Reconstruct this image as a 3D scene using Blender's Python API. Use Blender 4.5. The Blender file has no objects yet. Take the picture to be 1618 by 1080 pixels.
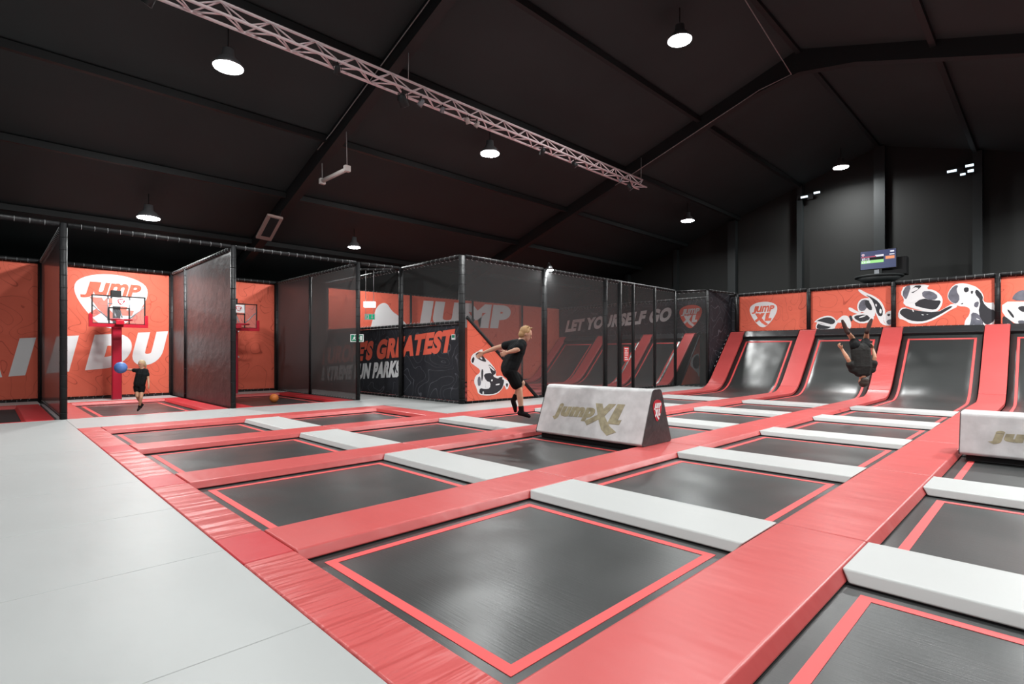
import bpy, bmesh, math, random
from mathutils import Vector, Matrix
random.seed(7)
D = bpy.data
SC = bpy.context.scene
COL = SC.collection

# ------------------------------------------------------------------ camera
cam_d = D.cameras.new('camera')
cam = D.objects.new('camera', cam_d)
COL.objects.link(cam)
SC.camera = cam
YAW = 0.7928
FPX = 844.12
cam.location = (0, 0, 1.25)
cam.rotation_euler = (math.pi / 2, 0, YAW)
cam_d.sensor_fit = 'HORIZONTAL'
cam_d.sensor_width = 36
cam_d.lens = 36 * FPX / 1618
cam_d.shift_y = (559.06 - 540) / 1618
cam_d.clip_end = 200

# ------------------------------------------------------------------ world, exposure
w = D.worlds.new('world')
SC.world = w
w.use_nodes = True
w.node_tree.nodes['Background'].inputs[0].default_value = (0.5, 0.55, 0.6, 1)
w.node_tree.nodes['Background'].inputs[1].default_value = 0.02
SC.view_settings.view_transform = 'Standard'
SC.view_settings.look = 'None'
SC.view_settings.exposure = 0.0
SC.view_settings.gamma = 1.0
SC.view_settings.use_curve_mapping = False
LAMP_W = 262.0
LAMP_COL = (0.98, 1.0, 0.985)

# ------------------------------------------------------------------ materials
def new_mat(name):
    m = D.materials.new(name)
    m.use_nodes = True
    nt = m.node_tree
    return m, nt, nt.nodes['Principled BSDF']

def link(nt, a, b):
    nt.links.new(a, b)

def pmat(name, col, rough=0.5, metal=0.0, spec=0.5, bump=None, vary=None, emis=None, coat=0.0):
    """bump=(scale xyz, strength, distance); vary=(scale, amount) mottles the colour"""
    m, nt, b = new_mat(name)
    b.inputs['Base Color'].default_value = (*col, 1)
    b.inputs['Roughness'].default_value = rough
    b.inputs['Metallic'].default_value = metal
    b.inputs['Specular IOR Level'].default_value = spec
    b.inputs['Coat Weight'].default_value = coat
    if vary or bump:
        tc = nt.nodes.new('ShaderNodeTexCoord')
        geo = nt.nodes.new('ShaderNodeNewGeometry')
    if vary:
        n = nt.nodes.new('ShaderNodeTexNoise')
        n.inputs['Scale'].default_value = vary[0]
        n.inputs['Detail'].default_value = 6
        link(nt, geo.outputs['Position'], n.inputs['Vector'])
        r = nt.nodes.new('ShaderNodeMapRange')
        r.inputs['From Min'].default_value = 0.3
        r.inputs['From Max'].default_value = 0.7
        r.inputs['To Min'].default_value = 1 - vary[1]
        r.inputs['To Max'].default_value = 1 + vary[1]
        link(nt, n.outputs['Fac'], r.inputs['Value'])
        mx = nt.nodes.new('ShaderNodeVectorMath')
        mx.operation = 'SCALE'
        mx.inputs[0].default_value = col
        link(nt, r.outputs[0], mx.inputs['Scale'])
        link(nt, mx.outputs[0], b.inputs['Base Color'])
    if bump:
        mp = nt.nodes.new('ShaderNodeMapping')
        mp.inputs['Scale'].default_value = bump[0]
        link(nt, geo.outputs['Position'], mp.inputs['Vector'])
        n2 = nt.nodes.new('ShaderNodeTexNoise')
        n2.inputs['Scale'].default_value = 1
        n2.inputs['Detail'].default_value = 3
        link(nt, mp.outputs[0], n2.inputs['Vector'])
        bp = nt.nodes.new('ShaderNodeBump')
        bp.inputs['Strength'].default_value = bump[1]
        bp.inputs['Distance'].default_value = bump[2]
        link(nt, n2.outputs['Fac'], bp.inputs['Height'])
        link(nt, bp.outputs[0], b.inputs['Normal'])
    if emis:
        b.inputs['Emission Color'].default_value = (*emis[0], 1)
        b.inputs['Emission Strength'].default_value = emis[1]
    return m

def banner_mat(name, base, line, width=0.05, freq=5.0, scale=0.55):
    """printed cloth with thin contour lines like a height map"""
    m, nt, b = new_mat(name)
    b.inputs['Roughness'].default_value = 0.6
    b.inputs['Specular IOR Level'].default_value = 0.3
    geo = nt.nodes.new('ShaderNodeNewGeometry')
    n = nt.nodes.new('ShaderNodeTexNoise')
    n.inputs['Scale'].default_value = scale * 1.9
    n.inputs['Detail'].default_value = 0.4
    n.inputs['Distortion'].default_value = 1.1
    link(nt, geo.outputs['Position'], n.inputs['Vector'])
    mu = nt.nodes.new('ShaderNodeMath'); mu.operation = 'MULTIPLY'
    mu.inputs[1].default_value = freq * 2
    link(nt, n.outputs['Fac'], mu.inputs[0])
    fr = nt.nodes.new('ShaderNodeMath'); fr.operation = 'FRACT'
    link(nt, mu.outputs[0], fr.inputs[0])
    su = nt.nodes.new('ShaderNodeMath'); su.operation = 'SUBTRACT'; su.inputs[1].default_value = 0.5
    link(nt, fr.outputs[0], su.inputs[0])
    ab = nt.nodes.new('ShaderNodeMath'); ab.operation = 'ABSOLUTE'
    link(nt, su.outputs[0], ab.inputs[0])
    lt = nt.nodes.new('ShaderNodeMapRange')
    lt.inputs['From Min'].default_value = width
    lt.inputs['From Max'].default_value = width * 1.6
    lt.inputs['To Min'].default_value = 1
    lt.inputs['To Max'].default_value = 0
    link(nt, ab.outputs[0], lt.inputs['Value'])
    mix = nt.nodes.new('ShaderNodeMix'); mix.data_type = 'RGBA'
    mix.inputs[6].default_value = (*base, 1)
    mix.inputs[7].default_value = (*line, 1)
    link(nt, lt.outputs[0], mix.inputs[0])
    link(nt, mix.outputs[2], b.inputs['Base Color'])
    n3 = nt.nodes.new('ShaderNodeTexNoise')
    n3.inputs['Scale'].default_value = 3.0
    link(nt, geo.outputs['Position'], n3.inputs['Vector'])
    bp = nt.nodes.new('ShaderNodeBump')
    bp.inputs['Strength'].default_value = 0.35
    bp.inputs['Distance'].default_value = 0.05
    link(nt, n3.outputs['Fac'], bp.inputs['Height'])
    link(nt, bp.outputs[0], b.inputs['Normal'])
    return m

def net_mat(name, col, fac):
    m, nt, b = new_mat(name)
    b.inputs['Base Color'].default_value = (*col, 1)
    b.inputs['Roughness'].default_value = 0.55
    tr = nt.nodes.new('ShaderNodeBsdfTransparent')
    mx = nt.nodes.new('ShaderNodeMixShader')
    mx.inputs[0].default_value = fac
    out = nt.nodes['Material Output']
    link(nt, tr.outputs[0], mx.inputs[1])
    link(nt, b.outputs[0], mx.inputs[2])
    link(nt, mx.outputs[0], out.inputs['Surface'])
    return m

RED_C = (0.51, 0.072, 0.070)
M = dict(
    red=pmat('red_vinyl', RED_C, 0.38, spec=0.6, bump=((1.1, 2.6, 3), 0.35, 0.05), vary=(1.3, 0.04)),
    redx=pmat('red_vinyl_cross', RED_C, 0.36, spec=0.6, bump=((7, 0.7, 5), 0.9, 0.07), vary=(1.3, 0.05)),
    redd=pmat('red_vinyl_dark', (0.48, 0.022, 0.03), 0.42, bump=((5, 3, 6), 0.3, 0.02)),  # deeper red for the short border pads and some bay pads
    grey=pmat('grey_vinyl', (0.370, 0.379, 0.377), 0.42, bump=((1.6, 2.4, 4), 0.25, 0.03), vary=(0.8, 0.03)),
    greypad=pmat('pale_grey_vinyl', (0.45, 0.455, 0.45), 0.45, bump=((2, 5, 4), 0.2, 0.02)),
    seam=pmat('weld_seam', (0.72, 0.73, 0.73), 0.3),
    tape=pmat('red_tape', (0.68, 0.075, 0.075), 0.55),
    black=pmat('black_steel', (0.010, 0.010, 0.011), 0.65, spec=0.3),
    sleeve=pmat('black_padding', (0.012, 0.012, 0.013), 0.5, spec=0.3, bump=((20, 20, 9), 0.5, 0.02)),
    vinylblack=pmat('black_vinyl', (0.022, 0.023, 0.025), 0.33, bump=((2, 3, 5), 0.5, 0.04)),
    charcoal=pmat('charcoal_vinyl', (0.035, 0.033, 0.034), 0.4, bump=((3, 1.3, 4), 0.5, 0.05)),
    tie=pmat('pale_tie', (0.40, 0.41, 0.42), 0.35),
    white=pmat('white_print', (0.78, 0.78, 0.79), 0.6),
    gold=pmat('gold_print', (0.36, 0.315, 0.20), 0.6, vary=(14, 0.25)),
    concrete=pmat('marbled_vinyl', (0.60, 0.59, 0.595), 0.34, vary=(7, 0.13)),
    orange_print=pmat('orange_print', (0.78, 0.12, 0.07), 0.6),
    mgrey=pmat('grey_print', (0.12, 0.12, 0.15), 0.6, vary=(5, 0.3)),
    mdark=pmat('dark_print', (0.018, 0.018, 0.024), 0.6),
    wall=pmat('black_paint', (0.010, 0.0105, 0.010), 0.75),
    roof=pmat('black_roof', (0.024, 0.035, 0.036), 0.8, vary=(0.4, 0.15)),
    beam=pmat('dark_beam', (0.010, 0.013, 0.014), 0.6),
    alu=pmat('truss_paint', (0.80, 0.66, 0.68), 0.45),
    floor=pmat('dark_floor', (0.02, 0.02, 0.022), 0.7),
    housing=pmat('lamp_housing', (0.25, 0.25, 0.26), 0.4, metal=0.6),
    lens=pmat('lamp_lens', (1, 1, 1), 0.3, emis=((0.95, 0.99, 1.0), 60)),
    cable=pmat('grey_cable', (0.30, 0.30, 0.30), 0.5),
    cream=pmat('cream_plastic', (0.55, 0.50, 0.48), 0.45),
    heater=pmat('heater_shell', (0.42, 0.30, 0.27), 0.5, metal=0.2),
    green=pmat('sign_green', (0.0, 0.22, 0.12), 0.4),
    greenlit=pmat('sign_green_lit', (0.0, 0.25, 0.13), 0.4, emis=((0.0, 0.55, 0.25), 0.5)),
    lampwhite=pmat('lamp_white', (0.9, 0.9, 0.9), 0.4, emis=((0.9, 0.97, 1.0), 2.2)),
    skin=pmat('skin', (0.62, 0.34, 0.23), 0.5),
    skin2=pmat('tanned_skin', (0.50, 0.26, 0.16), 0.5),
    blond=pmat('blond_hair', (0.46, 0.27, 0.12), 0.6, bump=((60, 60, 25), 0.8, 0.01)),
    paleblond=pmat('pale_blond_hair', (0.50, 0.36, 0.20), 0.6, bump=((60, 60, 25), 0.8, 0.01)),
    brown=pmat('dark_brown_hair', (0.035, 0.022, 0.016), 0.6, bump=((60, 60, 60), 0.8, 0.01)),
    shirt=pmat('black_shirt', (0.009, 0.011, 0.012), 0.8, spec=0.15, bump=((9, 9, 14), 0.6, 0.02)),
    shirt2=pmat('charcoal_shirt', (0.024, 0.024, 0.023), 0.85, spec=0.15, bump=((9, 9, 14), 0.6, 0.02)),
    shorts=pmat('black_shorts', (0.005, 0.005, 0.0055), 0.8, spec=0.12, bump=((12, 12, 8), 0.5, 0.02)),
    sock=pmat('dark_sock', (0.012, 0.008, 0.009), 0.9, spec=0.15),
    sockred=pmat('red_sole_print', (0.25, 0.02, 0.03), 0.9),
    sockbr=pmat('brown_sock', (0.045, 0.022, 0.018), 0.9),
    eye=pmat('dark_eye', (0.02, 0.015, 0.012), 0.3),
    lips=pmat('lips', (0.45, 0.16, 0.13), 0.5),
    blueball=pmat('blue_ball', (0.10, 0.22, 0.55), 0.5, bump=((60, 60, 60), 0.3, 0.004)),
    orangeball=pmat('orange_ball', (0.62, 0.17, 0.03), 0.55, bump=((70, 70, 70), 0.3, 0.004)),
    acrylic=None, hoopred=pmat('hoop_red', (0.50, 0.012, 0.03), 0.35),
    polered=pmat('pole_red', (0.42, 0.008, 0.03), 0.4, bump=((4, 4, 3), 0.3, 0.02)),
    metalgrey=pmat('bracket_grey', (0.25, 0.26, 0.28), 0.4, metal=0.5),
    scr_navy=pmat('screen_navy', (0.0, 0.0, 0.0), 0.3, emis=((0.055, 0.07, 0.16), 1)),
    scr_top=pmat('screen_top', (0.0, 0.0, 0.0), 0.3, emis=((0.03, 0.04, 0.13), 1)),
    scr_white=pmat('screen_white', (0.0, 0.0, 0.0), 0.3, emis=((0.85, 0.85, 0.95), 1)),
    scr_green=pmat('screen_green', (0.0, 0.0, 0.0), 0.3, emis=((0.38, 0.85, 0.28), 1)),
    scr_red=pmat('screen_red', (0.0, 0.0, 0.0), 0.3, emis=((0.55, 0.05, 0.10), 1)),
    scr_orange=pmat('screen_orange', (0.0, 0.0, 0.0), 0.3, emis=((0.95, 0.33, 0.15), 1)),
    glow_pane=pmat('emissive_pane', (0.5, 0.5, 0.5), 0.3, emis=((0.75, 0.9, 1.0), 1.6)),
)
M['banner'] = banner_mat('red_banner', (0.76, 0.145, 0.088), (0.52, 0.085, 0.052), 0.022, 4.2)
M['bannerblack'] = banner_mat('black_banner', (0.020, 0.021, 0.027), (0.085, 0.085, 0.10), 0.028, 4.2, 0.6)
M['net'] = net_mat('black_net', (0.065, 0.065, 0.066), 0.52)
M['netlight'] = net_mat('fine_net', (0.05, 0.05, 0.05), 0.45)
M['nethalf'] = net_mat('half_dense_net', (0.05, 0.048, 0.048), 0.80)
M['netdense'] = net_mat('dense_net', (0.045, 0.040, 0.042), 0.9)
M['acrylic'] = net_mat('clear_acrylic', (0.8, 0.85, 0.9), 0.05)
M['netdense'].node_tree.nodes['Principled BSDF'].inputs['Roughness'].default_value = 0.4

def bed_mat():
    m, nt, b = new_mat('woven_bed')
    geo = nt.nodes.new('ShaderNodeNewGeometry')
    mp = nt.nodes.new('ShaderNodeMapping')
    mp.inputs['Scale'].default_value = (4, 90, 1)
    link(nt, geo.outputs['Position'], mp.inputs['Vector'])
    n = nt.nodes.new('ShaderNodeTexNoise')
    n.inputs['Scale'].default_value = 1
    n.inputs['Detail'].default_value = 4
    link(nt, mp.outputs[0], n.inputs['Vector'])
    cr = nt.nodes.new('ShaderNodeMapRange')
    cr.inputs['To Min'].default_value = 0.8
    cr.inputs['To Max'].default_value = 1.2
    link(nt, n.outputs['Fac'], cr.inputs['Value'])
    sc = nt.nodes.new('ShaderNodeVectorMath'); sc.operation = 'SCALE'
    sc.inputs[0].default_value = (0.026, 0.028, 0.028)
    link(nt, cr.outputs[0], sc.inputs['Scale'])
    link(nt, sc.outputs[0], b.inputs['Base Color'])
    b.inputs['Roughness'].default_value = 0.34
    b.inputs['Specular IOR Level'].default_value = 0.9
    n2 = nt.nodes.new('ShaderNodeTexNoise')
    n2.inputs['Scale'].default_value = 1.1
    n2.inputs['Detail'].default_value = 1
    link(nt, geo.outputs['Position'], n2.inputs['Vector'])
    bp2 = nt.nodes.new('ShaderNodeBump')
    bp2.inputs['Strength'].default_value = 0.35
    bp2.inputs['Distance'].default_value = 0.12
    link(nt, n2.outputs['Fac'], bp2.inputs['Height'])
    bp = nt.nodes.new('ShaderNodeBump')
    bp.inputs['Strength'].default_value = 0.25
    bp.inputs['Distance'].default_value = 0.004
    link(nt, n.outputs['Fac'], bp.inputs['Height'])
    link(nt, bp2.outputs[0], bp.inputs['Normal'])
    link(nt, bp.outputs[0], b.inputs['Normal'])
    return m
M['bed'] = bed_mat()

# ------------------------------------------------------------------ mesh helpers
class MB:
    def __init__(s): s.bm = bmesh.new()
    def box(s, x0, x1, y0, y1, z0, z1, e=(0, 0, 0, 0)):
        """e: how far the bottom spreads past the top on -x, +x, -y, +y"""
        b = s.bm
        t = [b.verts.new(p) for p in ((x0, y0, z1), (x1, y0, z1), (x1, y1, z1), (x0, y1, z1))]
        u = [b.verts.new(p) for p in ((x0 - e[0], y0 - e[2], z0), (x1 + e[1], y0 - e[2], z0), (x1 + e[1], y1 + e[3], z0), (x0 - e[0], y1 + e[3], z0))]
        b.faces.new(t); b.faces.new(u[::-1])
        for i in range(4):
            j = (i + 1) % 4
            b.faces.new((t[j], t[i], u[i], u[j]))
        return s
    def quad(s, *p):
        s.bm.faces.new([s.bm.verts.new(q) for q in p]); return s
    def tube(s, pts, r, seg=10, cap=True):
        pts = [Vector(p) for p in pts]
        rs = r if isinstance(r, (list, tuple)) else [r] * len(pts)
        rings = []
        for i, p in enumerate(pts):
            d = (pts[min(i + 1, len(pts) - 1)] - pts[max(i - 1, 0)]).normalized()
            a = Vector((0, 0, 1)) if abs(d.z) < 0.9 else Vector((1, 0, 0))
            u = d.cross(a).normalized(); v = d.cross(u)
            rings.append([s.bm.verts.new(p + (u * math.cos(2 * math.pi * k / seg) + v * math.sin(2 * math.pi * k / seg)) * rs[i]) for k in range(seg)])
        for a, b in zip(rings, rings[1:]):
            for k in range(seg):
                f = s.bm.faces.new((a[k], a[(k + 1) % seg], b[(k + 1) % seg], b[k])); f.smooth = True
        if cap:
            s.bm.faces.new(rings[0][::-1]); s.bm.faces.new(rings[-1])
        return s
    def ring(s, c, R, r, n=(0, 0, 1), seg=28, k=8):
        n = Vector(n).normalized()
        a = Vector((0, 0, 1)) if abs(n.z) < 0.9 else Vector((1, 0, 0))
        u = n.cross(a).normalized(); v = n.cross(u); c = Vector(c)
        rs = []
        for i in range(seg):
            t = 2 * math.pi * i / seg
            d = u * math.cos(t) + v * math.sin(t)
            rs.append([s.bm.verts.new(c + d * (R + r * math.cos(q * 2 * math.pi / k)) + n * r * math.sin(q * 2 * math.pi / k)) for q in range(k)])
        for i in range(seg):
            A, B = rs[i], rs[(i + 1) % seg]
            for q in range(k):
                f = s.bm.faces.new((A[q], B[q], B[(q + 1) % k], A[(q + 1) % k])); f.smooth = True
        return s
    def ell(s, c, r, seg=16, ringn=10, rot=None):
        mt = Matrix.Translation(Vector(c)) @ (rot if rot else Matrix.Identity(4)) @ Matrix.Diagonal((*r, 1))
        g = bmesh.ops.create_uvsphere(s.bm, u_segments=seg, v_segments=ringn, radius=1, matrix=mt)
        for v in g['verts']:
            for f in v.link_faces: f.smooth = True
        return s
    def cap(s, a, b, ra, rb, seg=12):
        """tapered capsule"""
        a, b = Vector(a), Vector(b)
        d = (b - a)
        L = d.length
        if L < 1e-5:
            return s.ell(a, (ra, ra, ra), 12, 8)
        d /= L
        pts, rr = [], []
        for k in (0, 0.25, 0.5, 0.75):
            t = math.pi / 2 * (1 - k)
            pts.append(a - d * ra * math.sin(t)); rr.append(max(ra * math.cos(t), ra * 0.02))
        pts.append(a); rr.append(ra)
        pts.append(a.lerp(b, 0.5)); rr.append((ra + rb) / 2)
        pts.append(b); rr.append(rb)
        for k in (0.25, 0.5, 0.75, 1):
            t = math.pi / 2 * k
            pts.append(b + d * rb * math.sin(t)); rr.append(max(rb * math.cos(t), rb * 0.02))
        return s.tube(pts, rr, seg)
    def prism(s, pts, o, U, V, N, th):
        """2-D outline extruded th along N"""
        o, U, V, N = Vector(o), Vector(U), Vector(V), Vector(N)
        f = [s.bm.verts.new(o + U * x + V * y + N * th) for x, y in pts]
        b = [s.bm.verts.new(o + U * x + V * y) for x, y in pts]
        n = len(pts)
        s.bm.faces.new(f); s.bm.faces.new(b[::-1])
        for i in range(n):
            j = (i + 1) % n
            s.bm.faces.new((f[i], b[i], b[j], f[j]))
        return s
    def build(s, name, mat, parent=None, bevel=0, smooth=False, tri=False, org=None):
        bm = s.bm
        bmesh.ops.recalc_face_normals(bm, faces=bm.faces)
        if tri: bmesh.ops.triangulate(bm, faces=bm.faces)
        me = D.meshes.new(name)
        if parent is None:
            if org is None:
                zs = [v.co.z for v in bm.verts]; xs = [v.co.x for v in bm.verts]; ys = [v.co.y for v in bm.verts]
                org = ((min(xs) + max(xs)) / 2, (min(ys) + max(ys)) / 2, min(zs))
        else:
            root = parent
            org = Vector((0, 0, 0))
            while root is not None:
                org = org + root.location; root = root.parent
            if name in ('handle',): pass
        o_ = Vector(org)
        for v in bm.verts: v.co -= o_
        bm.to_mesh(me); bm.free()
        ob = D.objects.new(name, me)
        COL.objects.link(ob)
        if parent is None: ob.location = o_
        else: ob.parent = parent
        me.materials.append(mat)
        if smooth:
            for p in me.polygons: p.use_smooth = True
        if bevel:
            m = ob.modifiers.new('bevel', 'BEVEL'); m.width = bevel; m.segments = 3; m.limit_method = 'ANGLE'; m.angle_limit = 0.6
            for p in me.polygons: p.use_smooth = True
            wn = ob.modifiers.new('wn', 'WEIGHTED_NORMAL'); wn.keep_sharp = False
        return ob

def tag(o, label=None, cat=None, group=None, kind=None):
    if label: o['label'] = label
    if cat: o['category'] = cat
    if group: o['group'] = group
    if kind: o['kind'] = kind
    return o

def thing(name, loc, label, cat, group=None):
    o = D.objects.new(name, None)
    o.empty_display_size = 0.1
    o.location = loc
    COL.objects.link(o)
    return tag(o, label, cat, group)

def struct(o):
    o['kind'] = 'structure'; return o

# ------------------------------------------------------------------ lettering
def text_data(body, weight=0.03):
    cu = D.curves.new('lettering', 'FONT')
    cu.body = body; cu.size = 1; cu.offset = weight; cu.resolution_u = 7
    cu.space_character = 1.0 + weight * 1.6
    ob = D.objects.new('lettering', cu)
    COL.objects.link(ob)
    dg = bpy.context.evaluated_depsgraph_get()
    me = D.meshes.new_from_object(ob.evaluated_get(dg))
    COL.objects.unlink(ob); D.objects.remove(ob)
    vs = [(v.co.x, v.co.y) for v in me.vertices]
    fs = [list(p.vertices) for p in me.polygons]
    D.meshes.remove(me)
    return vs, fs

def text_part(name, body, mat, parent, o, U, V, N, width, height, slope=0.0, shear=0.25, weight=0.03, th=0.004):
    """prints body in the box that starts at o; U, V, N are unit vectors of the surface"""
    vs, fs = text_data(body, weight)
    x0 = min(v[0] for v in vs); x1 = max(v[0] for v in vs); y0 = min(v[1] for v in vs); y1 = max(v[1] for v in vs)
    o, U, V, N = Vector(o), Vector(U), Vector(V), Vector(N)
    mb = MB()
    sx = (width - shear * height) / (x1 - x0); sy = height / (y1 - y0)
    P = []
    for x, y in vs:
        b = (y - y0) * sy
        a = (x - x0) * sx + shear * b
        P.append(o + U * a + V * (b + slope * a) + N * th)
    bv = [mb.bm.verts.new(p) for p in P]
    for f in fs:
        try: mb.bm.faces.new([bv[i] for i in f])
        except ValueError: pass
    g = bmesh.ops.extrude_face_region(mb.bm, geom=list(mb.bm.faces))
    for e in g['geom']:
        if isinstance(e, bmesh.types.BMVert): e.co -= N * th * 0.9
    return mb.build(name, mat, parent)

def glyph_part(name, mat, parent, o, U, V, N, w, h, slope=0.0, th=0.004):
    """the letters J u m P all as tall as each other"""
    o, U, V, N = Vector(o), Vector(U), Vector(V), Vector(N)
    mb = MB(); sh = 0.25 * h
    for ch, a, b, z0 in (('J', 0.0, 0.20, -0.22), ('u', 0.20, 0.43, 0), ('m', 0.45, 0.77, 0), ('P', 0.79, 1.0, 0)):
        vs, fs = text_data(ch, 0.045 if ch in 'JP' else 0.03)
        x0 = min(v[0] for v in vs); x1 = max(v[0] for v in vs); y0 = min(v[1] for v in vs); y1 = max(v[1] for v in vs)
        W = w - sh
        P = []
        for x, y in vs:
            bb = (z0 + (1 - z0) * (y - y0) / (y1 - y0)) * h
            aa = (a + (b - a) * (x - x0) / (x1 - x0)) * W + bb / h * sh
            P.append(mb.bm.verts.new(o + U * aa + V * (bb + slope * aa) + N * th))
        for f in fs:
            try: mb.bm.faces.new([P[i] for i in f])
            except ValueError: pass
    g = bmesh.ops.extrude_face_region(mb.bm, geom=list(mb.bm.faces))
    for e in g['geom']:
        if isinstance(e, bmesh.types.BMVert): e.co -= N * th * 0.9
    return mb.build(name, mat, parent)

def chaikin(p, n=2):
    for _ in range(n):
        q = []
        for i in range(len(p)):
            a, b = p[i], p[(i + 1) % len(p)]
            q += [(a[0] * 0.75 + b[0] * 0.25, a[1] * 0.75 + b[1] * 0.25), (a[0] * 0.25 + b[0] * 0.75, a[1] * 0.25 + b[1] * 0.75)]
        p = q
    return p

PICK = [(0.5, 1.0), (0.34, 0.99), (0.17, 0.94), (0.04, 0.85), (0.0, 0.74), (0.01, 0.62), (0.06, 0.48), (0.14, 0.33), (0.24, 0.18), (0.36, 0.05), (0.46, 0.005), (0.54, 0.005), (0.62, 0.05), (0.75, 0.18), (0.86, 0.33), (0.94, 0.48), (0.99, 0.62), (1.0, 0.74), (0.96, 0.85), (0.83, 0.94), (0.66, 0.99)]
XL = [[(700, 270), (775, 270), (830, 430), (900, 540), (980, 600), (890, 655), (820, 590), (770, 480)],
      [(845, 265), (920, 262), (820, 430), (655, 560), (620, 510), (740, 420)],
      [(935, 260), (1012, 258), (970, 455), (1008, 450), (992, 510), (868, 512)]]

def xl_part(parent, mat, o, U, V, N, w, h, th=0.004, name='letters'):
    mb = MB()
    for i, p in enumerate(XL):
        q = [((x - 620) / 392 * w, (655 - y) / 397 * h) for x, y in p]
        mb.prism(q, Vector(o), U, V, N, th + 0.0006 * i)
    return mb.build(name, mat, parent, tri=True)

def logo(parent, o, U, V, N, w, h, plate, ink, slope=0.0):
    """guitar-pick shaped shield with the words jump XL; o is its lower left corner"""
    o, U, V, N = Vector(o), Vector(U), Vector(V), Vector(N)
    mb = MB()
    mb.prism([(x * w, y * h + slope * x * w) for x, y in chaikin(PICK, 1)], o, U, V, N, 0.006)
    p = mb.build('logo_shield', plate, parent, tri=True)
    glyph_part('logo_letters', ink, p, o + U * w * 0.08 + V * h * 0.60 + N * 0.006, U, V, N, w * 0.84, h * 0.24, slope)
    q = [((x - 620) / 392, (655 - y) / 397) for x, y in XL[0]]
    mb = MB()
    polys = [[(0.20, 0.56), (0.36, 0.56), (0.44, 0.38), (0.54, 0.24), (0.68, 0.12), (0.60, 0.06), (0.44, 0.18), (0.32, 0.34)],
             [(0.42, 0.56), (0.56, 0.56), (0.44, 0.36), (0.25, 0.20), (0.19, 0.27), (0.33, 0.40)],
             [(0.61, 0.56), (0.75, 0.57), (0.69, 0.35), (0.80, 0.35), (0.77, 0.25), (0.55, 0.25)]]
    for i, pl in enumerate(polys):
        mb.prism([(x * w, y * h + slope * x * w) for x, y in pl], o + N * 0.006, U, V, N, 0.004 + 0.0006 * i)
    mb.build('logo_initials', ink, p, tri=True)
    return p

# ================================================================== the hall
RX, RZ, RM = -4.8, 9.4, 0.33          # ridge position, height, roof slope
XL_, XR_, YB, YF = -21.0, 11.4, 24.9, -7.0
def roofz(x): return RZ - RM * abs(x - RX)

# lanes (columns of beds) and rows
LX = [-11.52, -9.0, -6.48, -3.96, -1.44, 1.08]     # left edge of each lengthwise pad strip
SW = 0.56
ROWY = [(3.57, 4.20), (6.30, 6.93), (9.03, 9.66), (11.76, 12.40), (14.50, 15.12)]
Y0, Y1 = 1.09, 1.41                                # red border along the near left edge
PT, PH = 0.0, 0.07                                 # pad top and thickness
BEDZ = -0.08

fl = MB()
fl.box(XL_, XR_, YF, YB, -0.9, -0.6)
zt = -PH
fl.box(XL_ + 0.01, XR_ - 0.01, YF + 0.01, Y1 - 0.02, -0.6, zt)                 # deck under the foreground
fl.box(-13.32, -11.0, Y1 - 0.02, 8.6, -0.6, zt)
fl.box(-13.32, -8.46, 6.42, 8.6, -0.6, zt)
fl.box(-10.5, -8.46, 8.6, YB - 0.01, -0.6, zt)
for y0, y1 in ((0.9, 1.50), (3.70, 4.50), (6.85, 8.6)):
    fl.box(-19.3, -13.3, y0, y1, -0.6, zt - 0.001)
fl.box(-19.3, -17.5, -2.3, 7.3, -0.6, zt - 0.002)
fl.box(-19.3, -13.3, -2.3, -1.5, -0.6, zt - 0.002)
for i, x in enumerate(LX):
    fl.box(x + 0.02, x + SW - 0.02, Y1 - 0.03, (6.9 if i == 0 else 15.3), -0.6, zt - 0.003)
for i in range(5):
    for k, (a, b) in enumerate(ROWY):
        if i == 0 and k > 0: continue
        fl.box(LX[i] + SW - 0.04, LX[i + 1] + 0.04, a + 0.03, b - 0.03, -0.6, zt - 0.004)
fl.box(1.66, XR_ - 0.02, 1.3, YB - 0.02, -0.6, zt - 0.002)
fl.box(-18.3, -10.5, 8.4, 9.2, -0.6, zt - 0.003)
fl.box(-18.3, -10.5, 14.9, 15.3, -0.6, zt - 0.003)
for x in (-17.9, -15.45, -12.95, -10.95):
    fl.box(x + 0.01, x + 0.48, 9.1, 15.3, -0.6, zt - 0.004)
struct(fl.build('floor', M['floor'], org=(0, 0, -0.9)))

wl = MB().box(XL_ - 0.2, XL_, YF, YB, -0.9, roofz(XL_))
struct(wl.build('wall_left', M['wall']))
struct(MB().box(XR_, XR_ + 0.2, YF, YB, -0.9, roofz(XR_)).build('wall_right', M['wall']))
for nm, y in (('wall_back', YB), ('wall_front', YF - 0.2)):
    m = MB()
    m.prism([(XL_ - 0.2, -0.9), (XR_ + 0.2, -0.9), (XR_ + 0.2, roofz(XR_ + 0.2)), (RX, RZ), (XL_ - 0.2, roofz(XL_ - 0.2))], (0, y + 0.2, 0), (1, 0, 0), (0, 0, 1), (0, -1, 0), 0.2)
    struct(m.build(nm, M['wall']))
m = MB()
m.prism([(XL_ - 0.2, roofz(XL_ - 0.2)), (RX, RZ), (XR_ + 0.2, roofz(XR_ + 0.2)), (XR_ + 0.2, roofz(XR_ + 0.2) + 0.2), (RX, RZ + 0.2), (XL_ - 0.2, roofz(XL_ - 0.2) + 0.2)], (0, YB + 0.2, 0), (1, 0, 0), (0, 0, 1), (0, -1, 0), YB - YF + 0.4)
struct(m.build('ceiling', M['roof'], tri=True))
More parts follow.
